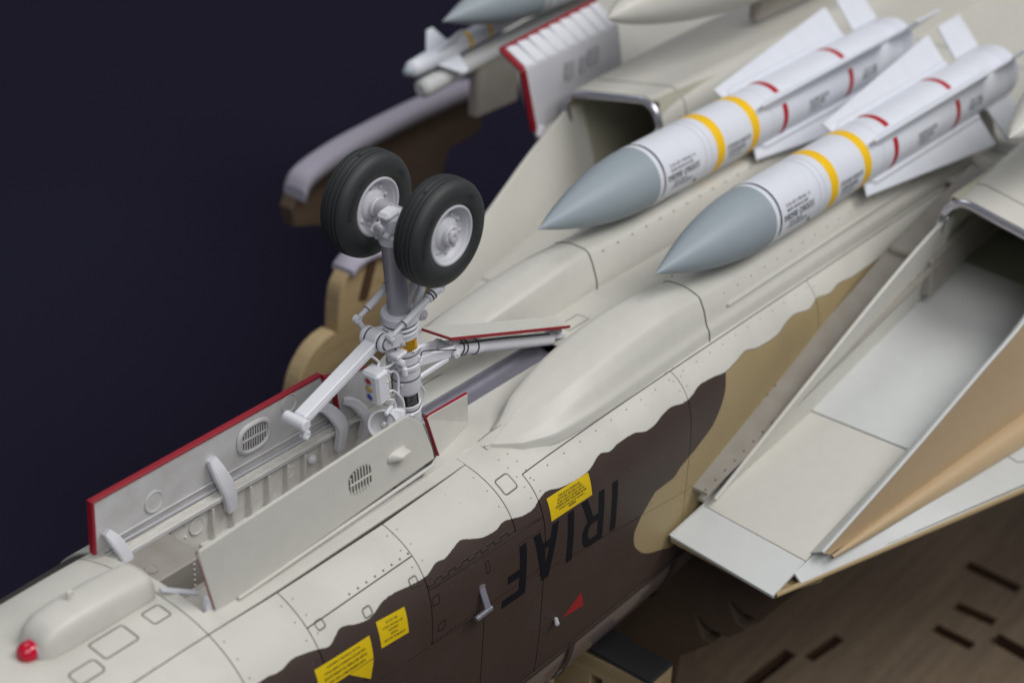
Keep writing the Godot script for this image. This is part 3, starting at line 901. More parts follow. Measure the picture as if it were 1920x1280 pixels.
	for q in [[V(-9.6, 11.2, 2.0), V(-8.4, 11.2, 2.4), V(-7.4, 10.8, 2.3), V(-6.0, 9.4, 2.2), V(-5.0, 7.9, 2.2), V(-4.7, 6.0, 2.2), V(-4.6, 3.0, 2.2)], [V(-9.3, 15.3, 1.6), V(-7.8, 14.0, 1.7), V(-6.6, 13.6, 1.7), V(-5.8, 12.3, 1.8), V(-5.7, 9.9, 1.8), V(-5.9, 9.2, 2.0)],
			[V(-0.6, 9.2, 1.6), V(0.1, 8.0, 1.6), V(1.0, 6.4, 1.5), V(0.6, 4.6, 1.4), V(-0.6, 3.7, 1.5), V(-2.6, 3.9, 1.8)], [V(-11.0, 17.8, 1.2), V(-9.8, 16.4, 1.4), V(-10.2, 15.7, 1.5), V(-8.3, 15.0, 1.6), V(-6.6, 15.0, 1.5), V(-5.4, 16.2, 1.6)], [V(-9.4, 10.2, 2.6), V(-8.2, 9.8, 2.8), V(-7.4, 8.6, 2.7), V(-7.0, 6.8, 2.5)]]:
		begin(); tube(curve(q, 6), 0.21, 8); part("hydraulic_hose", "gear_white")
	for q in [[S(12.4, -2.8, 1.2), S(10.6, -3.0, 1.2), S(8.0, -3.0, 0.6), S(5.4, -2.8, -0.2), S(2.0, -2.4, -0.8)], [V(8.2, 11.4, 2.2), V(5.2, 12.6, 2.4), S(8.4, 2.4, 2.2), S(8.6, 1.0, 2.7)]]:
		begin(); tube(curve(q, 6), 0.1, 6); part("brake_cable", "wash")
	for q in [[6.4, -2.5, 1.0], [4.2, -2.2, 1.0], [9.6, -2.5, 1.2]]:
		begin(); block(S(q[0], q[1], q[2]), SA, SD, Vector3.BACK, V(0.7, 0.5, 0.7), 0.12); part("hose_clamp", "gear_grey")
	# lamp box: three coloured lenses on its forward face
	begin(); block(V(-10.6, 13.0, 1.6), SA, SD, Vector3.BACK, V(2.8, 5.7, 3.3), 0.4); var bx := part("approach_light_box", "gear_white"); label(bx, "white box with red, yellow and blue lenses on the strut")
	for k in 3:
		var c: Vector3 = V(-10.6, 13.0, 1.6) + SA * -1.4 + SD * (1.5 - k * 1.45) + V(0, 0, -0.1)
		begin(); lathe(c, SA * -1.0, [Vector2(-0.05, 0.72), Vector2(0.12, 0.72), Vector2(0.16, 0.56), Vector2(0.04, 0.5)], 18); build("lens_rim", M["gear_grey"], bx)
		begin(); ball(c, 0.48, 12, 0.6, SA); build("lens", M[["lens_red", "lens_yellow", "lens_blue"][k]], bx)
	for k in 4:
		begin(); ball(V(-10.6, 13.0, 3.26) + SD * (2.1 - k * 1.4) + SA * 0.8, 0.17, 8); build("box_rivet", M["gear_white"], bx)
	# taxi lamp
	var td := V(-0.75, 0.45, 0.48).normalized()
	begin(); lathe(V(-9.3, 5.7, 2.1), td, [Vector2(-2.2, 1.2), Vector2(-1.2, 2.0), Vector2(0.4, 2.2), Vector2(0.6, 2.3), Vector2(0.9, 2.3), Vector2(0.95, 2.05), Vector2(0.7, 1.95)], 28, false); var tl := part("taxi_lamp", "gear_white"); label(tl, "round taxi lamp low on the strut")
	begin(); lathe(V(-9.3, 5.7, 2.1), td, [Vector2(-1.0, 0.05), Vector2(-0.85, 0.9), Vector2(-0.3, 1.6), Vector2(0.7, 1.98)], 24, false); build("reflector", M["reflector"], tl)
	begin(); ball(V(-9.3, 5.7, 2.1) + td * -0.4, 0.55, 12); build("lamp_bulb", M["reflector"], tl)
	begin(); block(V(-7.2, 6.2, 2.8), td, V(0, 1, 0).cross(td).normalized(), td.cross(V(0, 1, 0).cross(td)).normalized(), V(2.4, 2.6, 3.0), 0.4); build("lamp_housing", M["gear_white"], tl)
	begin(); rod(V(-10.0, 8.1, 3.1), V(-7.0, 8.4, 2.0), 0.35); build("lamp_clamp", M["gear_white"], tl)
	# drag brace and its fairing door
	begin(); bar(S(6.6, 1.6, 1.5), V(8.4, 10.9, 1.5), Vector3.BACK, 0.7, 1.9, 0.3); part("brace_lug", "gear_white")
	begin(); bar(S(6.6, 1.6, -1.5), V(8.4, 10.9, -1.5), Vector3.BACK, 0.7, 1.9, 0.3); part("brace_lug", "gear_white")
	begin(); bar(S(3.6, 1.4, 1.5), V(6.6, 10.2, 1.5), Vector3.BACK, 0.6, 1.0, 0.25); part("brace_lug", "gear_white")
	begin(); rod(V(7.8, 10.9, -2.2), V(7.8, 10.9, 2.2), 1.0, 20); part("brace_pin", "gear_grey")
	bolt(V(7.8, 10.9, 2.1), Vector3.BACK, 0.85, 0.4, "gear_white")
	begin(); rod(V(7.6, 11.0, 0), V(16.2, 7.9, 0), 1.28, 20); part("drag_brace", "gear_white")
	begin(); rod(V(15.6, 8.1, 0), V(36.0, 1.0, 0), 1.12, 24); var db := part("drag_brace", "gear_white"); label(db, "white drag brace running aft from the strut to the belly")
	for t in [10.6, 11.6, 14.4]:
		var c: Vector3 = V(7.6, 11.0, 0).lerp(V(16.2, 7.9, 0), (t - 7.6) / 8.6)
		begin(); rod(c, c + V(0.3, -0.11, 0), 1.38, 20, 0.03); part("strut_seal", "wash")
	begin(); tube(curve([V(10, 11.3, 1.0), V(14, 9.9, 0.9), V(20, 7.9, 0.7), V(28, 5.1, 0.6), V(35, 2.6, 0.5)], 5), 0.16, 6); part("hydraulic_hose", "wash")
	begin(); block(V(38.2, 1.0, -0.6), V(0.9, -0.3, 0), V(0.3, 0.9, 0), V(0, 0, 1), V(3.4, 1.4, 2.8), 0.35); part("brace_foot", "gear_white")
	begin(); rod(V(37.0, 2.6, -1.8), V(37.0, 2.6, 1.4), 0.6); part("brace_foot", "gear_grey")
	begin(); plate([V(4.6, 14.7, -2.4), V(6.0, 14.2, 2.3), V(38.3, 3.3, 2.3), V(40.2, 2.4, -2.3)], V(0.12, 0.35, 0), 0.06); var bd := part("brace_door", "cream"); label(bd, "long cream door above the drag brace, crimson along its edge")
	begin(); bar(V(6.0, 14.2, 2.35), V(38.4, 3.28, 2.35), V(0, 0, 1), 0.16, 0.5, 0.03); build("door_edge", M["crimson"], bd)
	begin(); bar(V(4.6, 14.7, -2.4), V(6.0, 14.2, 2.35), V(1, 0.3, 0), 0.16, 0.5, 0.03); build("door_edge", M["crimson"], bd)
	# placards
	var round_strut := func(h: float, r: float, a0: float) -> Callable:
		return func(p: Vector2) -> Vector3:
			var a: float = a0 + p.x / r
			return S(h + p.y, sin(a) * r, cos(a) * r)
	begin(); drape(rect(-1.45, -1.0, 1.45, 1.0), round_strut.call(11.4, 2.72, -0.4)); var pl := part("yellow_placard", "amber")
	for k in 4:
		begin(); drape(letters(["CAUTION STRUT", "RELIEVE AIR PRESSURE", "BEFORE DISASSEMBLY", "SEE MANUAL"][k], 2.0, 0.24), round_strut.call(11.95 - k * 0.36, 2.75, -0.4)); build("lettering", M["ink"], pl)
	for y in [-0.85, 0.85]:
		for k in 8:
			begin(); drape(rect(-1.3 + k * 0.36, y - 0.1, -1.12 + k * 0.36, y + 0.1), round_strut.call(11.4, 2.75, -0.4)); build("border_mark", M["ink"], pl)
	begin(); drape(rect(-1.3, -1.3, 1.3, 1.3), round_strut.call(0.6, 1.96, -0.45)); var pb := part("black_placard", "black")
	for k in 5:
		begin(); drape(letters(["SERVICE STRUT", "MIL-H-5606", "AIR 1250 PSI", "NITROGEN", "REFILL CHART"][k], 1.6, 0.26, false), round_strut.call(1.55 - k * 0.46, 1.99, -0.45)); build("lettering", M["gear_grey"], pb)

func bar_link(a: Vector3, b: Vector3, r: float) -> void:
	begin(); rod(a, b, r); part("rod_link", "gear_white")

# ------------------------------------------------------------------ wheels
const W := Vector3(-3.4, 37.6, 0)
func nose_wheel(c: Vector3, side: float) -> void:
	# a wheel is a part; tyre, rim and hub are its sub-parts
	var w := Node3D.new()
	w.name = "nose_wheel"
	jet.add_child(w, true)
	w.position = (c - jet_at) * U
	var keep := base
	base = Vector3.ZERO
	var R := 8.3
	begin()
	var prof := []
	var half := 2.55
	for q in [[-2.1, 4.5], [-2.45, 4.9], [-2.62, 5.7], [-2.6, 6.5], [-2.4, 7.3], [-2.0, 7.85], [-1.55, 8.12], [-1.22, 8.2], [-1.2, 8.05], [-1.05, 8.05], [-1.03, 8.23], [-0.55, 8.28], [-0.52, 8.12], [-0.38, 8.12], [-0.35, 8.3], [0.35, 8.3], [0.38, 8.12], [0.52, 8.12], [0.55, 8.28], [1.03, 8.23], [1.05, 8.05], [1.2, 8.05], [1.22, 8.2], [1.55, 8.12], [2.0, 7.85], [2.4, 7.3], [2.6, 6.5], [2.62, 5.7], [2.45, 4.9], [2.1, 4.5]]: prof.append(Vector2(q[0], q[1]))
	lathe(Vector3.ZERO, Vector3.BACK, prof, 72, false)
	build("tyre", M["rubber"], w)
	var rim_side := func(sg: float, called: String) -> void:
		begin(); lathe(Vector3.ZERO, Vector3(0, 0, sg), [Vector2(2.0, 4.7), Vector2(2.35, 4.62), Vector2(2.45, 4.4), Vector2(2.35, 4.2), Vector2(2.05, 4.05), Vector2(1.9, 3.8), Vector2(1.35, 3.55), Vector2(1.1, 3.2), Vector2(1.15, 2.5), Vector2(1.5, 2.2), Vector2(1.7, 1.7), Vector2(1.75, 0.05)], 48, false); build(called, M["rim_white"], w)
		begin(); lathe(Vector3.ZERO, Vector3(0, 0, sg), [Vector2(1.6, 1.6), Vector2(2.3, 1.55), Vector2(2.45, 1.4), Vector2(2.45, 0.95), Vector2(2.75, 0.9), Vector2(2.85, 0.75), Vector2(2.85, 0.3), Vector2(2.6, 0.25), Vector2(2.6, 0.02)], 28, false); build("hub", M["rim_white"], w)
		for k in 9:
			var a := TAU * k / 9.0 + 0.2
			begin(); lathe(Vector3(cos(a) * 3.0, sin(a) * 3.0, sg * 1.1), Vector3(0, 0, sg), [Vector2(0, 0.32), Vector2(0.28, 0.32), Vector2(0.32, 0.24), Vector2(0.32, 0.02)], 6, false); build("rim_bolt", M["rim_white"], w)
		for k in 6:
			var a := TAU * k / 6.0
			begin(); lathe(Vector3(cos(a) * 1.2, sin(a) * 1.2, sg * 2.4), Vector3(0, 0, sg), [Vector2(0, 0.16), Vector2(0.18, 0.16), Vector2(0.2, 0.02)], 6, false); build("hub_bolt", M["gear_grey"], w)
	rim_side.call(1.0, "rim"); rim_side.call(-1.0, "rim")
	# raised lettering on the sidewall
	var round_wall := func(a0: float, sg: float) -> Callable:
		return func(p: Vector2) -> Vector3:
			var a: float = a0 - p.x / 6.4
			var rr: float = 6.4 + p.y
			var zz := 2.62 - 0.02 * absf(p.y)
			return Vector3(cos(a) * rr * sg, sin(a) * rr, sg * (zz + 0.18))
	for sg in [1.0, -1.0]:
		for q in [["MICHELIN", 2.5, 6.2, 0.85], ["22x6.6-10", 5.3, 4.6, 0.55], ["AIR", 0.6, 1.9, 0.7], ["TUBELESS", 4.0, 4.0, 0.5]]:
			begin(); drape(letters(q[0], q[2], q[3]), round_wall.call(q[1], sg), 0.6); build("raised_lettering", M["rubber"], w)
	begin(); lathe(V(-0.9, 8.2, 0.0), V(-0.1, 1, 0), [Vector2(0, 0.3), Vector2(0.18, 0.3), Vector2(0.16, 0.15), Vector2(0.05, 0.12)], 12, false); build("mould_mark", M["rubber"], w)
	w.rotation.z = 0.35 if side > 0 else 0.1
	base = keep

# ------------------------------------------------------------------ fittings of the fuselage
func on_skin(xc: float, sc: float, off: float, slant := 0.0) -> Callable:
	# lettering of an upside-down jet: text runs towards the nose, its top away from the belly
	return func(p: Vector2) -> Vector3: return skin(xc - p.x, sc + p.y + slant * -p.x, off)

func placard(xc: float, sc: float, w: float, h: float, slant: float, lines: Array, th: float, lead: float) -> void:
	begin(); drape(rect(-w / 2, -h / 2, w / 2, h / 2), on_skin(xc, sc, 0.03, slant)); var o := part("rescue_placard", "placard_yellow")
	for k in lines.size():
		begin(); drape(letters(lines[k][0], lines[k][1], th), on_skin(xc, sc + (lines.size() / 2.0 - 0.5 - k) * lead, 0.05, slant)); build("lettering", M["ink"], o)

func fittings() -> void:
	# chin pod with its red beacon
	begin()
	var rings := []
	for q in [[-75.9, 1.2, 2.2, 1.6], [-75.6, 2.2, 3.2, 2.4], [-74.8, 3.0, 4.4, 3.0], [-73.2, 3.5, 5.3, 3.3], [-70, 3.6, 5.6, 3.4], [-64, 3.5, 5.5, 3.4], [-58.4, 3.4, 5.0, 3.3], [-57.2, 3.3, 4.6, 3.1], [-57.0, 2.9, 4.0, 2.7]]:
		var r := []
		for k in 28:
			var a := PI * k / 27.0
			r.append(V(q[0], 0.4 + (q[2] - 0.4) * pow(sin(a), 0.55), POD_Z + q[3] * signf(cos(a)) * pow(absf(cos(a)), 0.55)))
		rings.append(r)
	loft(rings, true, 1, true)
	var pod := part("chin_pod", "cream"); label(pod, "rounded cream pod on the centre line under the nose")
	begin(); block(V(-68.4, 6.1, POD_Z - 0.6), V(1, 0, 0), V(0, 1, 0), V(0, 0, 1), V(1.0, 1.4, 0.5), 0.15); build("blade_antenna", M["cream"], pod)
	begin(); lathe(V(-75.6, 1.9, POD_Z + 0.3), V(-1, 0.12, 0), [Vector2(0, 1.5), Vector2(0.8, 1.5), Vector2(1.5, 1.3), Vector2(2.0, 0.8), Vector2(2.15, 0.1)], 24, false); var bc := part("beacon", "lens_magenta"); label(bc, "red beacon at the front of the chin pod")
	begin(); lathe(V(-75.5, 1.5, POD_Z + 0.3), V(-1, 0.12, 0), [Vector2(0, 1.8), Vector2(0.5, 1.8), Vector2(0.6, 1.5)], 24, false); build("beacon_base", M["gear_grey"], bc)
	# air data probe: a silver stem and a tube along the airflow
	for q in [[-10.5, 30.9], [-28.3, 38.4]]:
		var a := skin(q[0], q[1])
		var n := (skin(q[0], q[1], 1.0) - a).normalized()
		begin(); lathe(a, n, [Vector2(-0.2, 0.75), Vector2(0.12, 0.75), Vector2(0.2, 0.6)], 20); var pr := part("air_probe", "chrome"); label(pr, "silver air data probe on the brown flank")
		begin(); bar(a, a + n * 1.6 + V(-0.2, -3.0, 0), V(1, 0, 0), 1.25, 0.5, 0.15); build("probe_stem", M["rail_metal"], pr)
		begin(); rod(a + n * 1.6 + V(0.5, -3.0, 0), a + n * 1.7 + V(-3.4, -3.1, 0), 0.5); build("probe_tube", M["chrome"], pr)
	var b := skin(8.1, 48.5)
	begin(); rod(b, b + V(-1.2, 0.2, 1.2), 0.4); part("drain_stub", "gear_grey")
	# writing on the flank
	var glyph := {"I": [[-0.8, -4.7, 0.8, -4.7, 0.8, 4.7, -0.8, 4.7]], "F": [[-2.7, -4.7, -1.1, -4.7, -1.1, -0.7, 1.6, -0.7, 1.6, 0.8, -1.1, 0.8, -1.1, 3.2, 2.8, 3.2, 2.8, 4.7, -2.7, 4.7]],
		"A": [[-3.0, -4.7, -1.4, -4.7, -0.85, -2.5, 0.85, -2.5, 1.4, -4.7, 3.0, -4.7, 0.85, 4.7, -0.85, 4.7], []],
		"R": [[-2.9, -4.7, -1.3, -4.7, -1.3, -0.9, 0.1, -0.9, 1.6, -4.7, 3.3, -4.7, 1.6, -0.5, 2.4, 0.2, 2.8, 1.2, 2.8, 2.7, 2.3, 3.9, 1.2, 4.6, 0.4, 4.7, -2.9, 4.7]]}
	for q in [["I", 22.2, 34.3], ["R", 16.4, 34.0], ["I", 10.4, 33.8], ["A", 4.5, 33.5], ["F", -2.8, 33.1]]:
		begin()
		var p := PackedVector2Array()
		for k in range(0, glyph[q[0]][0].size(), 2): p.append(Vector2(glyph[q[0]][0][k], glyph[q[0]][0][k + 1]))
		var flat := poly_tris(p)
		if q[0] == "A" or q[0] == "R":      # cut the counter out of the letter
			flat = []
			var hole := PackedVector2Array([Vector2(-0.55, -1.2), Vector2(0.55, -1.2), Vector2(0.0, 1.6)]) if q[0] == "A" else PackedVector2Array([Vector2(-1.3, 0.5), Vector2(0.5, 0.5), Vector2(1.1, 1.0), Vector2(1.25, 1.9), Vector2(1.1, 2.8), Vector2(0.5, 3.3), Vector2(-1.3, 3.3)])
			for half in [PackedVector2Array([Vector2(-9, -9), Vector2(0, -9), Vector2(0, 9), Vector2(-9, 9)]), PackedVector2Array([Vector2(0, -9), Vector2(9, -9), Vector2(9, 9), Vector2(0, 9)])]:
				for piece in Geometry2D.intersect_polygons(p, half):
					for left in Geometry2D.clip_polygons(piece, hole): flat += poly_tris(left)
		drape(flat, on_skin(q[1], q[2], 0.03, 0.06)); part("flank_letter", "letter_black")
	placard(10.9, 26.7, 10.2, 3.9, 0.06, [["WARNING", 1.8], ["CANOPY JETTISON CHARGE", 6.4], ["MAY BE ARMED WITH CANOPY REMOVED", 7.6], ["DO NOT ENTER COCKPIT UNTIL", 6.8], ["SAFETY PINS ARE INSTALLED", 6.2], ["SEE MANUAL FOR DETAILS", 5.4]], 0.36, 0.5)
	placard(-29.9, 26.8, 5.8, 4.2, 0.11, [["CONTROL ACCESS", 4.4], ["FUSE", 1.4], ["", 0.1], ["CANOPY", 2.2], ["JETTISON ONLY", 4.2], ["10-13 SI", 2.4]].filter(func(l): return l[0] != ""), 0.34, 0.66)
	placard(-40.0, 27.0, 10.8, 3.6, 0.05, [["FOR EMERGENCY USE SALT", 7.6], ["PUSH BUTTON TO OPEN DOOR", 8.4], ["SQUEEZE HANDLE AND PULL", 8.2], ["TO JETTISON CANOPY", 6.6]], 0.42, 0.8)
	begin(); drape(poly_tris(PackedVector2Array([Vector2(-2.4, 1.4), Vector2(2.6, 1.7), Vector2(-1.6, -1.6)])), func(p: Vector2) -> Vector3: return skin(-37.0 - p.x, 30.6 - p.y, 0.03)); part("rescue_arrow", "placard_yellow")
	begin(); drape(poly_tris(PackedVector2Array([Vector2(14.6, 47.0), Vector2(15.7, 50.4), Vector2(10.0, 49.5)])), func(p: Vector2) -> Vector3: return skin(p.x, p.y, 0.03)); part("red_triangle", "red_paint")
	# bright groove that takes the drag brace
	begin()
	var prof := []
	for x in [4.2, 12, 20, 28, 36.5]:
		var r := []
		for q in [[-2.55, -0.05], [-2.5, -0.6], [-1.9, -1.5], [-0.8, -1.9], [0.5, -1.9], [1.6, -1.5], [2.1, -0.6], [2.15, -0.05]]: r.append(V(x, q[1], q[0]))
		prof.append(r)
	loft(prof, false, 1, false)
	part("brace_groove", "rail_metal")
	begin(); rod(V(4.5, -0.1, -2.6), V(36.4, -0.1, -2.6), 0.2); part("groove_lip", "rail_metal")
	begin(); rod(V(4.5, -0.1, 2.2), V(36.4, -0.1, 2.2), 0.2); part("groove_lip", "rail_metal")
	# canopy below the sills, with two bows and a sill rail
	panel("canopy", jet, -43.5, 61.9, 57.4, 57.4, 83, 83, M["canopy_glass"], 0.05, -0.15)
	for x in [-0.5, 14.0, 45.0]:
		begin(); drape(rect(x - 0.8, 57.0, x + 0.8, 82), func(p: Vector2) -> Vector3: return skin(p.x, p.y, 0.25)); part("canopy_frame", "brown_frame")
	begin(); drape(rect(-43, 57.0, 61, 57.9), func(p: Vector2) -> Vector3: return skin(p.x, p.y, 0.2)); part("canopy_sill", "brown_frame")

const POD_Z := 0.6
# ------------------------------------------------------------------ belly pallets
func lerp_row(rows: Array, x: float) -> Array:
	for i in rows.size() - 1:
		if x <= rows[i + 1][0]:
			var t := clampf((x - rows[i][0]) / (rows[i + 1][0] - rows[i][0]), 0, 1)
			var out := []
			for k in rows[i].size(): out.append(lerpf(rows[i][k], rows[i + 1][k], t) if k == 0 else cubic_interpolate(rows[i][k], rows[i + 1][k], rows[maxi(i - 1, 0)][k], rows[mini(i + 2, rows.size() - 1)][k], t))
			return out
	return rows[-1]

func pallet(sg: float) -> void:
	# x, bottom inner, top inner, top outer, bottom outer, height: distances from the centre line
	var rows := [[3.4, 11.75, 11.75, 11.8, 11.8, -0.4], [5.5, 10.7, 11.35, 12.3, 13.2, 0.45], [8, 9.5, 10.6, 13.0, 15.2, 1.15], [14, 7.4, 8.4, 14.2, 17.2, 2.9], [24, 6.1, 7.0, 15.2, 17.8, 5.0], [36, 5.5, 6.6, 15.6, 17.6, 6.4], [48, 5.5, 7.1, 15.8, 17.4, 7.0], [58, 5.8, 8.2, 15.8, 17.3, 6.7]]
	var make := func(x0: float, x1: float, n: int, called: String, tip: bool) -> Node3D:
		begin()
		var rings := []
		for i in n + 1:
			var x := lerpf(x0, x1, float(i) / n)
			var q := lerp_row(rows, x)
			if x > 58: q = [x, 5.8, lerpf(8.2, 7.6, clampf((x - 58) / 12, 0, 1)), 15.8, 17.3, lerpf(6.7, 6.3, clampf((x - 58) / 12, 0, 1))]
			var r := []
			var y0 := -0.6 - clampf((x - 3.4) / 6, 0, 1)
			var outline := [Vector2(q[1], y0), Vector2(q[1] + 0.05, 0.2 * q[5]), Vector2(lerpf(q[1], q[2], 0.6), 0.72 * q[5]), Vector2(q[2], 0.96 * q[5]), Vector2(q[2] + 0.9, q[5] * 1.03), Vector2((q[2] + q[3]) / 2, q[5] * 1.05), Vector2(q[3] - 2.2, q[5] * 1.0), Vector2(q[3] - 0.3, 0.9 * q[5]), Vector2(lerpf(q[3], q[4], 0.62), 0.55 * q[5]), Vector2(q[4] + 0.1, 0.2 * q[5]), Vector2(q[4] + minf(0.9, 0.1 * (q[4] - q[1])), 0.03 * q[5]), Vector2(q[4] + minf(1.1, 0.12 * (q[4] - q[1])), y0)]
			# rounded by subdividing the corners
			var sm := []
			for k in outline.size():
				var a: Vector2 = outline[maxi(k - 1, 0)]
				var b: Vector2 = outline[k]
				var c: Vector2 = outline[mini(k + 1, outline.size() - 1)]
				sm.append(b.lerp(a, 0.15)); sm.append(b.lerp(c, 0.15))
			for pass_no in 1:
				var s2 := [sm[0]]
				for k in range(0, sm.size() - 1):
					s2.append(sm[k].lerp(sm[k + 1], 0.25)); s2.append(sm[k].lerp(sm[k + 1], 0.75))
				s2.append(sm[-1])
				sm = s2
			for p in sm: r.append(V(x, p.y, p.x * sg))
			if sg < 0: r.reverse()
			rings.append(r)
		loft(rings, false, 1, false)
		cap(rings[0], true); cap(rings[-1], false)
		var o := part(called, "cream")
		if tip:
			begin(); tube(rings[-1].map(func(p): return p + V(0.14, -0.04, 0)), 0.16, 6); build("panel_joint", M["gap"], o)
		return o
	var f: Node3D = make.call(3.4, 57.9, 70, "pallet_fairing", true)
	var b: Node3D = make.call(58.15, 175, 30, "pallet", false)
	# fasteners and a raised rail along the pallet
	for k in 22:
		var x := 60.5 + k * 4.6
		begin(); ball(V(x, 4.3, sg * 16.2), 0.17, 8); build("fastener", M["ink_grey"], b)
		begin(); ball(V(x + 1.2, 5.9, sg * 7.4), 0.15, 8); build("fastener", M["ink_grey"], b)
	begin(); block(V(115, 2.4, sg * 17.1), V(1, 0, 0), V(0, 1, 0), V(0, 0, 1), V(100, 0.5, 1.0), 0.15); build("pallet_rail", M["cream"], b)
	begin(); block(V(120, 6.9, sg * 12.4), V(1, 0, 0), V(0, 1, 0), V(0, 0, 1), V(60, 1.6, 4.2), 0.4); build("missile_launcher", M["ramp_white"], b)

# ------------------------------------------------------------------ intakes, nacelles, gloves: built for starboard, mirrored for port
var sgn := 1.0
func Z(x: float, y: float, z: float) -> Vector3:
	return Vector3(x, y, z * sgn)

func duct(x: float, a: float, b: float) -> Vector3:
	# a: out along the lip, b: up from the lip plane; 0, 0 is the inner lip corner
	return Z(x, 11 - 0.191 * a + 0.982 * b, 33.8 + 0.982 * a + 0.191 * b)

func ramp_y(x: float, a: float) -> Vector3:
	# the intake ramp: a 0 at the inner wall, 1 at the outer wall
	if x < 80:
		var t := (x - 40) / 40.0
		return Z(x, lerpf(lerpf(-29.9, -32.4, a), -21.3, t), lerpf(lerpf(25.3, 46.1, a), lerpf(28.5, 49.2, a), t))
	var u := minf((x - 80) / 60.0, 1.3)
	return Z(x, -21.3 + 13.5 * u - 1.5 * u * u - a * u * 1.2, lerpf(28.5, 49.2, a) + u * 1.6)

func sheet(f: Callable, n0: int, n1: int, th: Vector3) -> void:
	# a thin curved plate: f(u, v) is one face, the other lies th away
	var A := []
	var B := []
	for i in n0 + 1:
		var ra := []
		var rb := []
		for k in n1 + 1:
			var p: Vector3 = f.call(float(i) / n0, float(k) / n1)
			ra.append(p); rb.append(p + th)
		A.append(ra); B.append(rb)
	loft(A, false, 1, false)
	loft(B, false, 2, false)
	for i in n0:
		quad(A[i][0], A[i + 1][0], B[i + 1][0], B[i][0]); quad(A[i][n1], A[i + 1][n1], B[i + 1][n1], B[i][n1])
	for k in n1:
		quad(A[0][k], A[0][k + 1], B[0][k + 1], B[0][k]); quad(A[n0][k], A[n0][k + 1], B[n0][k + 1], B[n0][k])

func wall_edge(t: float, outer: bool) -> Vector3:
	# free edge of a side wall from its tip on the ramp (0) to the lip (1)
	var line := [Vector3(50.5, -27.8, 49), Vector3(72, -18.1, 52), Vector3(92.5, -8.6, 54.5), Vector3(105.4, -2.8, 56), Vector3(117.4, 3.2, 56.0)] if outer else [Vector3(50, -26.4, 27.2), Vector3(73, -13.9, 29.4), Vector3(97.5, -2.6, 30.8), Vector3(112, 3.2, 31.6), Vector3(117.4, 5.5, 32.4)]
	var f := minf(t * 4.0, 3.999)
	var i := int(f)
	var p: Vector3 = line[i].cubic_interpolate(line[i + 1], line[maxi(i - 1, 0)], line[mini(i + 2, 4)], f - i)
	return Vector3(p.x, p.y, p.z * sgn)

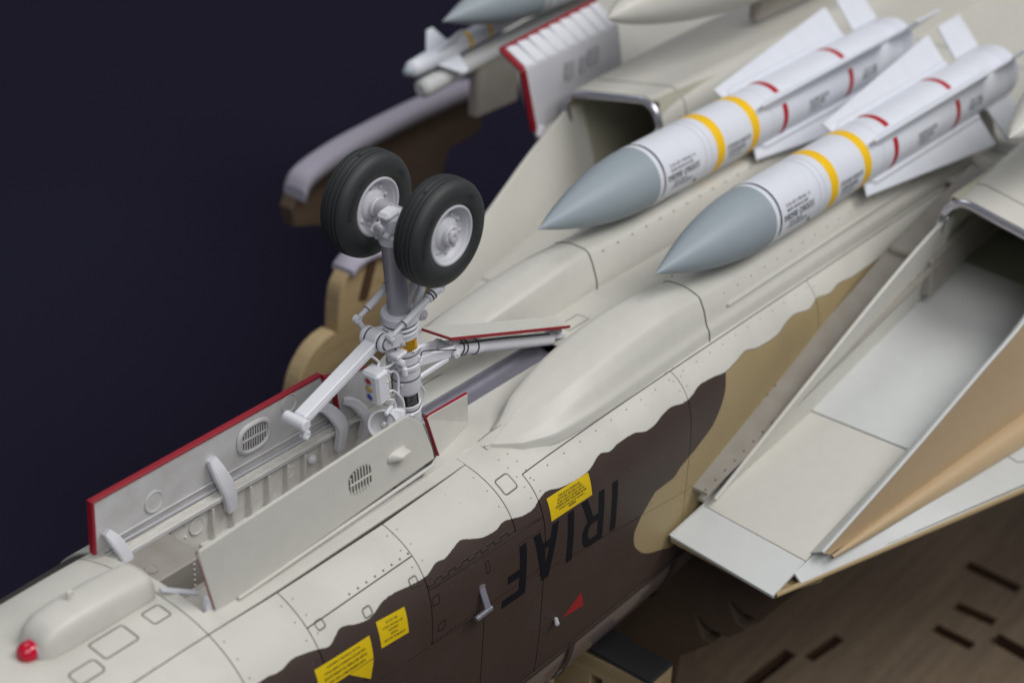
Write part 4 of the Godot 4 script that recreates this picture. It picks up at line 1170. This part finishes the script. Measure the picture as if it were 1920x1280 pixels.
func side_side(name_side: String) -> void:
	var pale := "ramp_white" if sgn > 0 else "cream"
	# ramp in two plates
	begin(); sheet(func(u, v): return ramp_y(40 + 9.0 * u, v), 2, 2, V(0, -0.5, 0)); part("ramp_lip", pale)
	begin(); sheet(func(u, v): return ramp_y(49.2 + 30.6 * u, v), 8, 4, V(0, -0.8, 0)); part("intake_ramp", "cream")
	begin(); sheet(func(u, v): return ramp_y(80.1 + 55 * u, v) + V(0, 0.1, 0), 14, 4, V(0, -0.9, 0)); part("intake_ramp", pale)
	begin(); sheet(func(u, v): return ramp_y(128 + 112 * u, v) + V(0, -2.2, 0), 6, 4, V(0, -0.9, 0)); part("intake_ramp", "duct_cream")
	# side walls
	begin(); sheet(func(u, v): return ramp_y(lerpf(49.5, 122, u), -0.005).lerp(wall_edge(minf(u * 1.066, 1.0), false) + V((u - 0.938) * 72 if u > 0.938 else 0.0, 0, 0), v), 30, 6, Z(0, 0.12, 0.7) * V(1, 1, 1)); var iw := part("intake_inner_wall", "cream")
	begin(); tube(range(31).map(func(k): return wall_edge(k / 30.0, false) + Z(0, 0, 0.35)), 0.42, 8); build("wall_edge", M["cream"], iw)
	begin(); sheet(func(u, v): return ramp_y(lerpf(51, 122, u), 1.0).lerp(wall_edge(minf(u * 1.066, 1.0), true) + V((u - 0.938) * 72 if u > 0.938 else 0.0, 0, 0), v), 30, 6, Z(0, 0, -0.5)); var ow := part("intake_outer_wall", pale)
	begin(); tube(range(31).map(func(k): return wall_edge(k / 30.0, true)), 0.36, 8); build("wall_edge", M[pale], ow)
	# inside of the duct behind the lip
	begin(); sheet(func(u, v): return duct(117.6 + 122 * u, -0.2, -36 * v), 6, 4, Z(0, 0, -0.4)); part("duct_wall", "duct_cream")
	begin(); sheet(func(u, v): return duct(117.6 + 122 * u, 22.8, -36 * v), 6, 4, Z(0, 0, 0.4)); part("duct_wall", "duct_cream")
	begin(); sheet(func(u, v): return duct(117.6 + 122 * u, 22.8 * v, -0.3), 6, 4, V(0, 0.4, 0)); part("duct_wall", "duct_cream")
	begin(); sheet(func(u, v): return duct(240, 26 * u - 2, -40 * v + 2), 2, 2, V(0.5, 0, 0)); part("duct_end", "duct_grey")
	begin(); block(duct(158, 11, -15), V(1, 0, 0), V(0, 0.982, 0.191 * sgn), V(0, -0.191 * sgn, 0.982), V(20, 1.4, 23), 0.4); part("duct_vane", "duct_grey")
	# nacelle skin with rounded corners
	begin()
	var rings := []
	for q in [[117.2, 0.0], [122, 0.5], [132, 1.2], [150, 2.2], [175, 3.0], [210, 3.4], [260, 2.0], [330, -4.0]]:
		var r := []
		var g: float = q[1]
		for w in [[-36, 0, 0], [-5, 0, 0]]: r.append(duct(q[0], -0.6 - g * 0.9, w[0]))
		for k in 9:
			var a := PI / 2 * k / 8.0
			r.append(duct(q[0], -0.6 - g * 0.9 + 4.2 * (1 - cos(a)), -4.2 + (4.2 + 0.5 + g * 0.4) * sin(a)))
		for k in 9:
			var a := PI / 2 * k / 8.0
			r.append(duct(q[0], 23.6 + g - 3.0 * (1 - sin(a)), -3.0 + (3.0 + 0.5 + g * 0.4) * cos(a)))
		r.append(duct(q[0], 23.6 + g, -36))
		rings.append(r)
	loft(rings, false, 1, false)
	var nac := part("nacelle", "cream")
	label(nac, name_side + " engine nacelle with rounded corners")
	for x in [126.0, 160.0, 205.0]:
		begin()
		var g: float = lerpf(0.8, 3.2, clampf((x - 126) / 80.0, 0, 1))
		var pth := []
		pth.append(duct(x, -0.62 - g * 0.9, -20))
		for k in 9:
			var a := PI / 2 * k / 8.0
			pth.append(duct(x, -0.62 - g * 0.9 + 4.2 * (1 - cos(a)), -4.2 + (4.2 + 0.52 + g * 0.4) * sin(a)))
		pth.append(duct(x, 21, 0.52 + g * 0.4))
		tube(pth, 0.09, 6); build("panel_joint", M["gap"], nac)
	# bright metal lip round the opening
	begin()
	var lp := []
	lp.append(duct(117.3, -0.35, -8)); lp.append(duct(117.2, -0.35, -6)); lp.append(duct(117.1, -0.35, -4.2))
	for k in 9:
		var a := PI / 2 * k / 8.0
		lp.append(duct(117, -0.35 + 4.2 * (1 - cos(a)), -4.2 + 4.4 * sin(a)))
	for k in 9:
		var a := PI / 2 * k / 8.0
		lp.append(duct(117, 23.3 - 3.0 * (1 - sin(a)), -3.0 + 3.2 * cos(a)))
	lp.append(duct(117.3, 23.3, -8))
	tube(lp, 0.85, 14)
	part("intake_lip", "chrome")
	# splitter between fuselage and inner wall, and the dark slot below it
	begin(); sheet(func(u, v): return Z(lerpf(47.5, 118, u), lerpf(-24.0, -3.2, u), lerpf(22.6, lerpf(27.3, 33.2, u), v)), 16, 3, V(0, -0.6, 0)); var sp := part("splitter_plate", "splitter")
	for k in 26:
		for w in [0.12, 0.86]:
			var u := k / 26.0
			var c := Z(lerpf(48.0, 118, u), lerpf(-23.8, -3.0, u), lerpf(22.8, lerpf(27.3, 33.2, u), w))
			if w < 0.2 and k > 10: continue
			begin(); ball(c, 0.16, 6); build("rivet", M["gap"], sp)
	begin(); block(Z(133, -3.2, 28), V(0.98, 0.2, 0).normalized(), V(-0.2, 0.98, 0).normalized(), V(0, 0, 1), V(34, 9, 9.6), 0.5); part("splitter_box", "splitter")
	begin(); sheet(func(u, v): return Z(lerpf(50, 120, u), lerpf(-27.5, -9, u), lerpf(18, lerpf(25.5, 30, u), v)), 8, 2, V(0, -0.6, 0)); part("splitter_floor", "cream")
	# underside between the two: closes the slot towards the glove
	begin(); sheet(func(u, v): return ramp_y(40 + 60 * u, -0.003).lerp(ramp_y(40 + 60 * u, -0.003) + V(0, -7.0 * minf(1.0, u * 3), 0), v), 8, 2, Z(0, 0, -0.3)); part("ramp_side", pale)
	# glove: white underside, tan leading edge
	var le := func(x: float) -> Vector3: return Z(x, -32.3 + (x - 41) * 0.035, 46.4 + (x - 41) * 0.336)
	var glove := func(u: float, v: float) -> Vector3: return ramp_y(lerpf(46, 78, minf(u * 4, 1.0)), 1.0).lerp(Z(lerpf(46, 175, u), -29.3 + u * 1.0, lerpf(49, 60, u)), clampf(u * 3, 0, 1)).lerp(le.call(lerpf(46, 175, u)), v)
	begin(); sheet(glove, 20, 4, V(0, -0.5, 0)); var gl := part("glove_underside", pale)
	label(gl, name_side + " wing glove, white underside")
	begin(); sheet(func(u, v): return Z(lerpf(40, 176, u), -30.7 - 6.0 * (1.0 - exp(-u * 6.0)), lerpf(25.4, 24, u)).lerp(le.call(lerpf(41, 176, u)) + Z(0, -1.0 - 0.7 * u, -0.5), v) + V(0, -4.0 * sin(PI * v) * minf(u * 3, 1.0), 0), 14, 8, V(0, -0.4, 0)); part("glove_top", "sand_paint")
	begin(); tube(range(25).map(func(k): return le.call(lerpf(41, 176, k / 24.0)) + Z(0, -0.55 - 0.5 * k / 24.0, -0.3)), 0.5, 12, 1.2); part("glove_leading_edge", "sand_paint")
	begin(); tube(range(25).map(func(k): return le.call(lerpf(48, 176, k / 24.0)) + Z(0, 0.1, -0.25)), 0.1, 6); build("panel_joint", M["gap"], gl)
	begin(); sheet(func(u, v): return le.call(lerpf(41, 52, u)).lerp(le.call(lerpf(41, 52, u)) + Z(0, -1.4 - 1.6 * u, -1.2), v), 3, 2, Z(0, 0, -0.2)); part("ramp_cheek", "sand_paint")
	for q in [[[0.452, -0.1], [0.44, 0.55], [0.47, 0.72], [0.6, 0.7]], [[0.62, 0.1], [0.62, 0.7]]]:
		begin(); tube(q.map(func(w): return glove.call(w[0], w[1]) + V(0, 0.02, 0)), 0.09, 6); build("panel_joint", M["gap"], gl)
	begin(); plate([Z(150, -31, 82), Z(330, -31, 260), Z(330, -31, 60), Z(150, -31, 58)], V(0, -3, 0), 0.3); part("wing", pale)
	# tan outer face of the outer wall and the rounded fillet at its foot
	begin(); sheet(func(u, v): return (wall_edge(u, true) + Z(0, -0.1, 0.3)).lerp(Z(lerpf(52, 130, u), lerpf(-28.6, -25, u), lerpf(49.8, 60, u)), v), 24, 4, Z(0, 0, -0.2)); part("nacelle_flank", "orange_sand")
	begin()
	var fr := []
	for k in 25:
		var u := k / 24.0
		var c := Z(lerpf(52, 175, u), lerpf(-29.0, -26.0, u), lerpf(50.2, 66, u))
		fr.append(ring(c, V(0, 1, 0), V(0, 0, 1), lerpf(0.3, 5.5, pow(u, 0.8)), 18))
	loft(fr, true, 1, false)
	part("flank_fillet", "orange_sand")

func airframe_rear() -> void:
	# belly between the nacelles aft of the pallets
	begin(); sheet(func(u, v): return V(lerpf(150, 330, u), -0.9 - u * 2, lerpf(-34, 34, v)), 12, 10, V(0, -0.8, 0)); part("tunnel_roof", "cream")
	for x in [172.0, 196.0, 226.0]:
		begin(); rod(V(x, -0.9 - (x - 150) / 90.0, -33), V(x, -0.9 - (x - 150) / 90.0, 33), 0.12, 6); part("panel_joint", "gap")

# ------------------------------------------------------------------ stores
func missile(at: Vector3, roll: float, text: String, group: String) -> Node3D:
	var t := thing("missile", at, text, "missile", group)
	# built along +x from the tip, then turned about its own axis by roll
	var keep := base
	base = Vector3.ZERO
	var R := 6.05
	begin()
	var prof := [Vector2(0, 0.02)]
	for k in 21:
		var u := (k + 1) / 21.0
		prof.append(Vector2(0.15 + 29.6 * u, R * (1.0 - pow(1.0 - u, 1.85)) if u < 1 else R))
	lathe(Vector3.ZERO, V(1, 0, 0), prof, 64, false)
	build("nose_cone", M["missile_grey"], t)
	begin(); lathe(Vector3.ZERO, V(1, 0, 0), [Vector2(29.75, R - 0.05), Vector2(29.8, R), Vector2(30.9, R), Vector2(30.95, R + 0.06), Vector2(31.5, R + 0.06), Vector2(31.55, R), Vector2(45.2, R), Vector2(45.25, R - 0.14), Vector2(45.5, R - 0.14), Vector2(45.55, R), Vector2(47.0, R), Vector2(47.05, R - 0.12), Vector2(47.3, R - 0.12), Vector2(47.35, R), Vector2(70.0, R), Vector2(70.05, R - 0.1), Vector2(70.25, R - 0.1), Vector2(70.3, R), Vector2(126.6, R), Vector2(126.65, R - 0.16), Vector2(127.0, R - 0.16), Vector2(127.05, R), Vector2(128.4, R), Vector2(128.45, R - 0.16), Vector2(128.8, R - 0.16), Vector2(128.85, R), Vector2(131.2, R), Vector2(132.6, R - 0.4), Vector2(133.4, R - 1.2), Vector2(133.4, R - 2.4), Vector2(131, R - 2.8), Vector2(131, 0.1)], 64, false)
	build("missile_body", M["missile_white"], t)
	begin(); lathe(Vector3.ZERO, V(1, 0, 0), [Vector2(30.9, R + 0.02), Vector2(30.95, R + 0.09), Vector2(31.5, R + 0.09), Vector2(31.55, R + 0.02)], 64, false); build("joint_ring", M["chrome"], t)
	var band := func(x: float, w: float, m: String, called: String) -> void:
		begin(); lathe(Vector3.ZERO, V(1, 0, 0), [Vector2(x, R - 0.05), Vector2(x, R + 0.035), Vector2(x + w, R + 0.035), Vector2(x + w, R - 0.05)], 64, false); build(called, M[m], t)
	band.call(49.4, 2.7, "yellow", "yellow_band"); band.call(62.3, 2.7, "yellow", "yellow_band")
	var wrap := func(x: float, a0: float, off: float) -> Callable:
		return func(p: Vector2) -> Vector3:
			var a: float = a0 - p.y / R
			return V(x - p.x, sin(a) * (R + off), cos(a) * (R + off))
	for a in [-2.36, -0.785, 0.785, 2.36]:
		for x in [75.2, 102.4]:
			begin(); drape(rect(-0.9, -3.4, 0.9, 3.4), wrap.call(x, a + 0.785, 0.035)); build("red_band", M["red_band"], t)
	# small print: each line around the body
	for q in [["GUIDED MISSILE INTCP", 37.4, -0.22, 6.6, 0.7, "ink_grey"], ["AIM-54A", 36.6, -0.08, 4.6, 0.6, "ink_grey"], ["SERNO 86084", 37.6, 0.13, 10.6, 1.35, "ink"], ["INSPECTED BEFORE LOADING", 37.2, 0.34, 7.4, 0.55, "ink"], ["7-1  TYPE NO 1 LIST 10-12", 37.8, 0.49, 8.6, 0.6, "ink"],
			["GUIDED MISSILE", 57.2, 0.12, 8.6, 0.95, "ink"], ["WARHEAD MARK 82", 56.6, -0.08, 6.4, 0.9, "ink_grey"], ["LOT 14-73", 56.2, -0.26, 4.4, 0.8, "ink_grey"], ["ROCKET MOTOR", 88.5, 0.16, 7.8, 0.95, "ink"], ["MARK 47 MOD 0", 88.0, -0.02, 6.4, 0.9, "ink_grey"], ["LOT NO 3", 87.6, -0.2, 4.6, 0.7, "ink_grey"], ["NO STEP", 110.5, 0.1, 6.0, 2.2, "ink_grey"]]:
		begin(); drape(letters(q[0], q[3], q[4]), wrap.call(q[1], q[2], 0.02), 0.8); build("lettering", M[q[5]], t)
	begin(); lathe(V(42.5, 0, 0) + V(0, sin(-0.45), cos(-0.45)) * R, V(0, sin(-0.35), cos(-0.35)), [Vector2(-0.1, 0.4), Vector2(0.1, 0.4), Vector2(0.15, 0.02)], 12, false); build("arming_plug", M["ink"], t)
	# four long wings and four tail fins, set in an X
	for k in 4:
		var a := PI / 4 + PI / 2 * k
		var d := V(0, sin(a), cos(a))
		var n := V(0, cos(a), -sin(a))
		begin(); plate([V(66.6, 0, 0) + d * (R - 0.2), V(65.2, 0, 0) + d * (R + 2.2), V(115.0, 0, 0) + d * (R + 7.6), V(116.4, 0, 0) + d * (R + 7.5), V(116.2, 0, 0) + d * (R - 0.2)].map(func(p): return p - n * 0.32), n * 0.64, 0.22); var w := build("wing", M["missile_white"], t)
		begin(); plate([V(66.8, 0, 0) + d * (R - 0.5), V(69.4, 0, 0) + d * (R + 1.3), V(116, 0, 0) + d * (R + 1.3), V(116, 0, 0) + d * (R - 0.5)].map(func(p): return p - n * 0.95), n * 1.9, 0.6); build("wing_root", M["missile_white"], w)
		begin(); plate([V(120.8, 0, 0) + d * (R + 0.15), V(121.6, 0, 0) + d * (R + 8.2), V(132.2, 0, 0) + d * (R + 8.4), V(132.0, 0, 0) + d * (R + 0.15)].map(func(p): return p - n * 0.3), n * 0.6, 0.2); build("tail_fin", M["missile_white"], t)
	base = keep
	return t

func heat_missile(at: Vector3) -> void:
	# a slim missile on its rail beyond the port nacelle
	var t := thing("small_missile", at, "slim white missile with yellow bands and small fins, behind the crimson-edged door", "missile")
	base = Vector3.ZERO
	begin(); lathe(Vector3.ZERO, V(1, 0.10, 0), [Vector2(0, 0.6), Vector2(0.5, 1.4), Vector2(1.2, 1.9), Vector2(6, 2.1), Vector2(70, 2.1)], 28); build("missile_body", M["missile_white"], t)
	begin(); ball(V(-0.2, 0, 0), 1.15, 16); build("seeker", M["missile_grey"], t)
	for x in [19.0, 26.0]:
		begin(); lathe(V(x, x * 0.1, 0), V(1, 0.1, 0), [Vector2(0, 2.16), Vector2(1.2, 2.16)], 28, false); build("yellow_band", M["yellow"], t)
	for k in 4:
		var a := PI / 4 + PI / 2 * k + 0.2
		var d := V(0, sin(a), cos(a))
		var n := V(0, cos(a), -sin(a))
		begin(); plate([V(8, 0.8, 0) + d * 1.9, V(12.5, 1.2, 0) + d * 6.6, V(14.5, 1.4, 0) + d * 6.6, V(15.5, 1.5, 0) + d * 1.9].map(func(p): return p - n * 0.25), n * 0.5, 0.15); build("fin", M["missile_white"], t)
	var r := thing("launch_rail", at + V(6, -5.2, 1.0), "pale grey launch rail on its pylon under the slim missile", "rail")
	base = Vector3.ZERO
	begin(); rod(V(-3, 0.3, 0), V(62, 6.8, 0), 2.2, 20, 0.8); build("rail_body", M["ramp_white"], r)
	begin(); block(V(24, -5, 0), V(1, 0, 0), V(0, 1, 0), V(0, 0, 1), V(16, 14, 3.0), 0.6); build("pylon", M["splitter"], r)

func fuel_tank(at: Vector3, text: String) -> void:
	var t := thing("drop_tank", at, text, "fuel tank", "drop tanks under the nacelles")
	base = Vector3.ZERO
	begin()
	var prof := [Vector2(0, 0.05)]
	for k in 24:
		var u := (k + 1) / 24.0
		prof.append(Vector2(58 * u, 10.2 * pow(sin(PI / 2 * minf(u, 1.0)), 0.72)))
	prof.append(Vector2(120, 10.2)); prof.append(Vector2(160, 5)); prof.append(Vector2(180, 0.2))
	lathe(Vector3.ZERO, V(1, 0.02, 0), prof, 48, false); build("tank_body", M["cream"], t)
	begin(); block(V(95, -10, 0), V(1, 0, 0), V(0, 1, 0), V(0, 0, 1), V(70, 12, 3.0), 0.8); build("tank_pylon", M["splitter"], t)

func main_door() -> void:
	# open port main wheel door: angled, ribbed white inside, crimson rim
	var A := V(106.5, 16.8, -66); var B := V(140, 19.4, -66); var C := V(106.2, 14.0, -60); var D := V(140.5, 15.2, -60); var E := V(111.5, -1.4, -60); var F := V(145, 0, -60)
	begin(); plate([A, B, D, C], V(0.0, -0.3, -0.6), 0.1); var d := part("main_gear_door", "gear_white"); label(d, "open port main gear door, ribbed white with a crimson rim")
	begin(); plate([C, D, F, E], V(0, -0.2, -0.6), 0.1); build("door_panel", M["gear_white"], d)
	for k in 9:
		var u := (k + 0.5) / 9.0
		begin(); bar(A.lerp(B, u) + V(0, 0.3, 0), C.lerp(D, u) + V(0, 0.3, 0), V(1, 0, 0), 2.9, 0.2, 0.09); build("door_rib", M["gear_white"], d)
	for q in [[A, B], [A, C], [C, E]]:
		begin(); bar(q[0] + V(-0.3, 0, -0.3), q[1] + V(-0.3, 0, -0.3), V(0, 0.3, 1) if q[0] == A and q[1] == B else V(1, 0, 0.5), 1.5, 0.8, 0.2); build("door_edge", M["crimson"], d)
	for q in [[0.42, 0.3, 3.0], [0.56, 0.32, 1.6], [0.68, 0.28, 3.6]]:
		begin(); block(C.lerp(D, q[0]).lerp(E.lerp(F, q[0]), q[1]) + V(0, 0, 0.4), V(1, 0, 0), V(0, 1, 0), V(0, 0, 1), V(q[2], 4.0, 1.0), 0.3); build("door_bracket", M["gear_grey"], d)
	begin(); bar(E + V(0.5, 0.2, 0), E + V(6, -5.0, 4), V(1, 0, 0), 3.4, 0.8); build("door_hinge", M["gear_white"], d)

# ------------------------------------------------------------------ stand and surroundings
func outline_plate(called: String, parent: Node3D, pts: Array, off: Vector3, m: String) -> MeshInstance3D:
	begin(); plate(pts, off, 0.25)
	return build(called, M[m], parent)

func surroundings() -> void:
	var t := Node3D.new()
	# dark cloth: the table top and the hanging behind
	base = Vector3.ZERO
	begin()
	var rows := []
	var fold_noise := FastNoiseLite.new()
	fold_noise.seed = 8
	fold_noise.frequency = 0.005
	fold_noise.fractal_octaves = 2
	for i in 100:
		var r := []
		for k in 100:
			var x := -500.0 + i * 18
			var z := -1200.0 + k * 18
			r.append(V(x, TABLE + fold_noise.get_noise_2d(x, z) * 9.0, z))
		rows.append(r)
	loft(rows, false, 1, false)
	var c := build("tabletop", M["cloth"], self)
	c.set_meta("kind", "structure"); c.set_meta("label", "dark navy cloth spread over the table")
	t.free()
	# plywood stand under the jet
	var s := thing("plywood_stand", V(60, TABLE, 0), "plywood stand of interlocking plates that carries the upside-down jet", "model stand")
	var board := CSGBox3D.new()
	board.name = "base_board"
	board.size = Vector3(300, 4, 230) * U
	board.position = (Vector3(190, BOARD - 2, 45) - base) * U
	board.material = M["ply"]
	s.add_child(board, true)
	for q in [[101, 13.4, 118, 14.6, 3.0], [118.5, 18.9, 130, 20.4, 2.6], [154, 47.5, 152.2, 59, 4.2], [148, 35.3, 147.4, 45.2, 3.2], [159, 35.3, 159.1, 45.2, 3.2], [176, 30, 175, 44, 3.4], [186, 62, 184, 78, 3.4]]:
		var slot := CSGBox3D.new()      # cut right through
		slot.name = "board_slot"
		slot.operation = CSGShape3D.OPERATION_SUBTRACTION
		slot.size = Vector3(Vector2(q[2] - q[0], q[3] - q[1]).length(), 12, q[4]) * U
		slot.material = M["burnt_edge"]
		board.add_child(slot, true)
		slot.position = (Vector3((q[0] + q[2]) / 2.0, BOARD, (q[1] + q[3]) / 2.0) - base) * U - board.position
		slot.rotation.y = -atan2(q[3] - q[1], q[2] - q[0])
	var ol := func(called: String, m: String, z: float, th: float, p: Array) -> void:
		begin(); plate(p.map(func(w): return V(w[0], w[1], z)), V(0, 0, th), 0.25); build(called, M[m], s)
	# side cradle with a felt pad on its upper edge
	ol.call("cradle_plate", "shaded_ply", -121, 4, [[95, -33], [99, -26.6], [111, -23.6], [127, -22.4], [143, -21.6], [158, -21.6], [168, -26], [166, -35], [153, -36], [149, -47], [137, -46], [130, -52], [114, -48], [106, -41], [96, -38]])
	begin()
	var rings := []
	for p in curve([V(96.5, -28.6, 0), V(99.5, -25.2, 0), V(111, -22.6, 0), V(127, -21.2, 0), V(143, -20.4, 0), V(159, -20.4, 0), V(170, -23.5, 0)], 6):
		rings.append([p + V(0, -1.8, -121), p + V(0, 0.2, -120.7), p + V(0, 0.8, -119.8), p + V(0, 0.8, -115), p + V(0, 0.2, -114.2), p + V(0, -2.4, -114)])
	loft(rings, true, 1, true)
	build("felt_pad", M["felt"], s)
	var hump := curve([V(65.0, -40, 0), V(65.6, -30, 0), V(67.5, -26, 0), V(71, -24, 0), V(76, -23.6, 0), V(83, -26, 0), V(92, -32, 0), V(100, -44, 0)], 5).map(func(w): return [w.x, w.y])
	var shoulder := curve([V(50, -60, 0), V(52.6, -46, 0), V(56.2, -40.4, 0), V(60.5, -38, 0), V(65.0, -37.4, 0)], 4).map(func(w): return [w.x, w.y])
	shoulder.pop_back()
	ol.call("cradle_plate", "birch", -79, 4, [[48, -150]] + shoulder + hump.slice(1) + [[108, -150]])
	begin(); loft(curve([V(68.5, -24.6, 0), V(71, -23.2, 0), V(76, -22.8, 0), V(83, -25.2, 0), V(92, -31.2, 0)], 5).map(func(p): return [p + V(0, -1, -80), p + V(0, 0.4, -79.6), p + V(0, 0.4, -74), p + V(0, -1, -73.6)]), true, 1, true); build("felt_pad", M["felt"], s)
	begin(); block(V(74.1, -28.8, -74.8), V(0.94, -0.34, 0), V(0.34, 0.94, 0), V(0, 0, 1), V(2.6, 8.5, 0.6), 0.1); build("plate_slot", M["burnt_edge"], s)
	# cross cradles below the canopy: polygons of (z, y) on planes across the jet
	var across := func(called: String, m: String, x: float, th: float, p: Array) -> void:
		begin(); plate(p.map(func(w): return V(x, w[1], w[0])), V(th, 0, 0), 0.2); build(called, M[m], s)
	across.call("cradle_plate", "shaded_ply", 58, 4, [[-30, -60], [-20, -46], [12, -46], [20, -39], [43, -40], [42.6, -43], [35.6, -53.6], [31.6, -53.6], [28.4, -52.0], [30.8, -56.2], [33.2, -56.8], [29.2, -60.8], [25.2, -60.6], [21.8, -58.8], [24.4, -63.4], [26.4, -63.6], [20, -70], [18, -107], [-30, -107]])
	across.call("cradle_plate", "shaded_ply", 63, 4, [[-30, -60], [-20, -47], [12, -47], [19, -41], [41, -41.5], [40.6, -44.5], [33.5, -57.5], [27, -64], [18.5, -71], [17, -107], [-30, -107]])  # added backing plate, there only to darken the notches in front of it
	across.call("cradle_plate", "birch", 36, 7, [[-27, -62], [27, -59.2], [27, -66], [22, -68], [22, -107.5], [16.5, -107.5], [16.5, -64], [14, -64], [14, -107.5], [8, -107.5], [-27, -107.5]])
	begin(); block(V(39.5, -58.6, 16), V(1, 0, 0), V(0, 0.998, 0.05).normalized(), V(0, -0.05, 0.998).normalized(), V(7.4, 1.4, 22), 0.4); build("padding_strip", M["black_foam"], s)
	across.call("cradle_plate", "birch", 22, 4, [[-14, -58], [12.5, -58], [13, -60], [13, -107.5], [-14, -107.5]])
	begin(); rod(V(38, -69, 15.2), V(30, -69, 15.6), 2.2, 20, 0.6); build("clamp_screw", M["piston"], s)
	begin(); block(V(40, -72, 27), V(1, 0, 0), V(0, 1, 0), V(0, 0, 1), V(8, 12, 6), 0.4); build("corner_block", M["redwood"], s)

const TABLE := -150.0
const BOARD := -108.0
var jet_at := Vector3(40, -54, 0)

func _ready() -> void:
	make_materials()
	stage()
	make_table()
	surroundings()
	jet = thing("model_jet", jet_at, "cream, brown and sand jet model lying belly up with nose gear raised", "model aircraft")
	fuselage()
	nose_bay()
	nose_doors()
	fittings()
	for sg in [1.0, -1.0]: pallet(sg)
	for sg in [1.0, -1.0]:
		sgn = sg
		side_side("starboard" if sg > 0 else "port")
	airframe_rear()
	main_door()
	nose_strut()
	nose_wheel(W + V(0, 0, 7.0), 1.0)
	nose_wheel(W + V(0, 0, -7.0), -1.0)
	missile(V(47.8, 13.3, 12.4), 0, "white missile with grey nose nearest the camera, on the starboard belly pallet", "missiles under the jet")
	missile(V(47.8, 13.3, -12.4), 0, "white missile with grey nose on the port belly pallet, behind the nose wheels", "missiles under the jet")
	missile(V(108, 18, -84), 0, "blurred white missile with grey nose at the top, beyond the port nacelle", "missiles under the jet")
	heat_missile(V(104, 6, -90))
	fuel_tank(V(112, 27.8, -44), "cream pointed drop tank hung from the port nacelle, at the top of the picture")
	fuel_tank(V(112, 27.8, 44.3), "cream drop tank whose tip alone shows at the right edge, by the starboard nacelle")
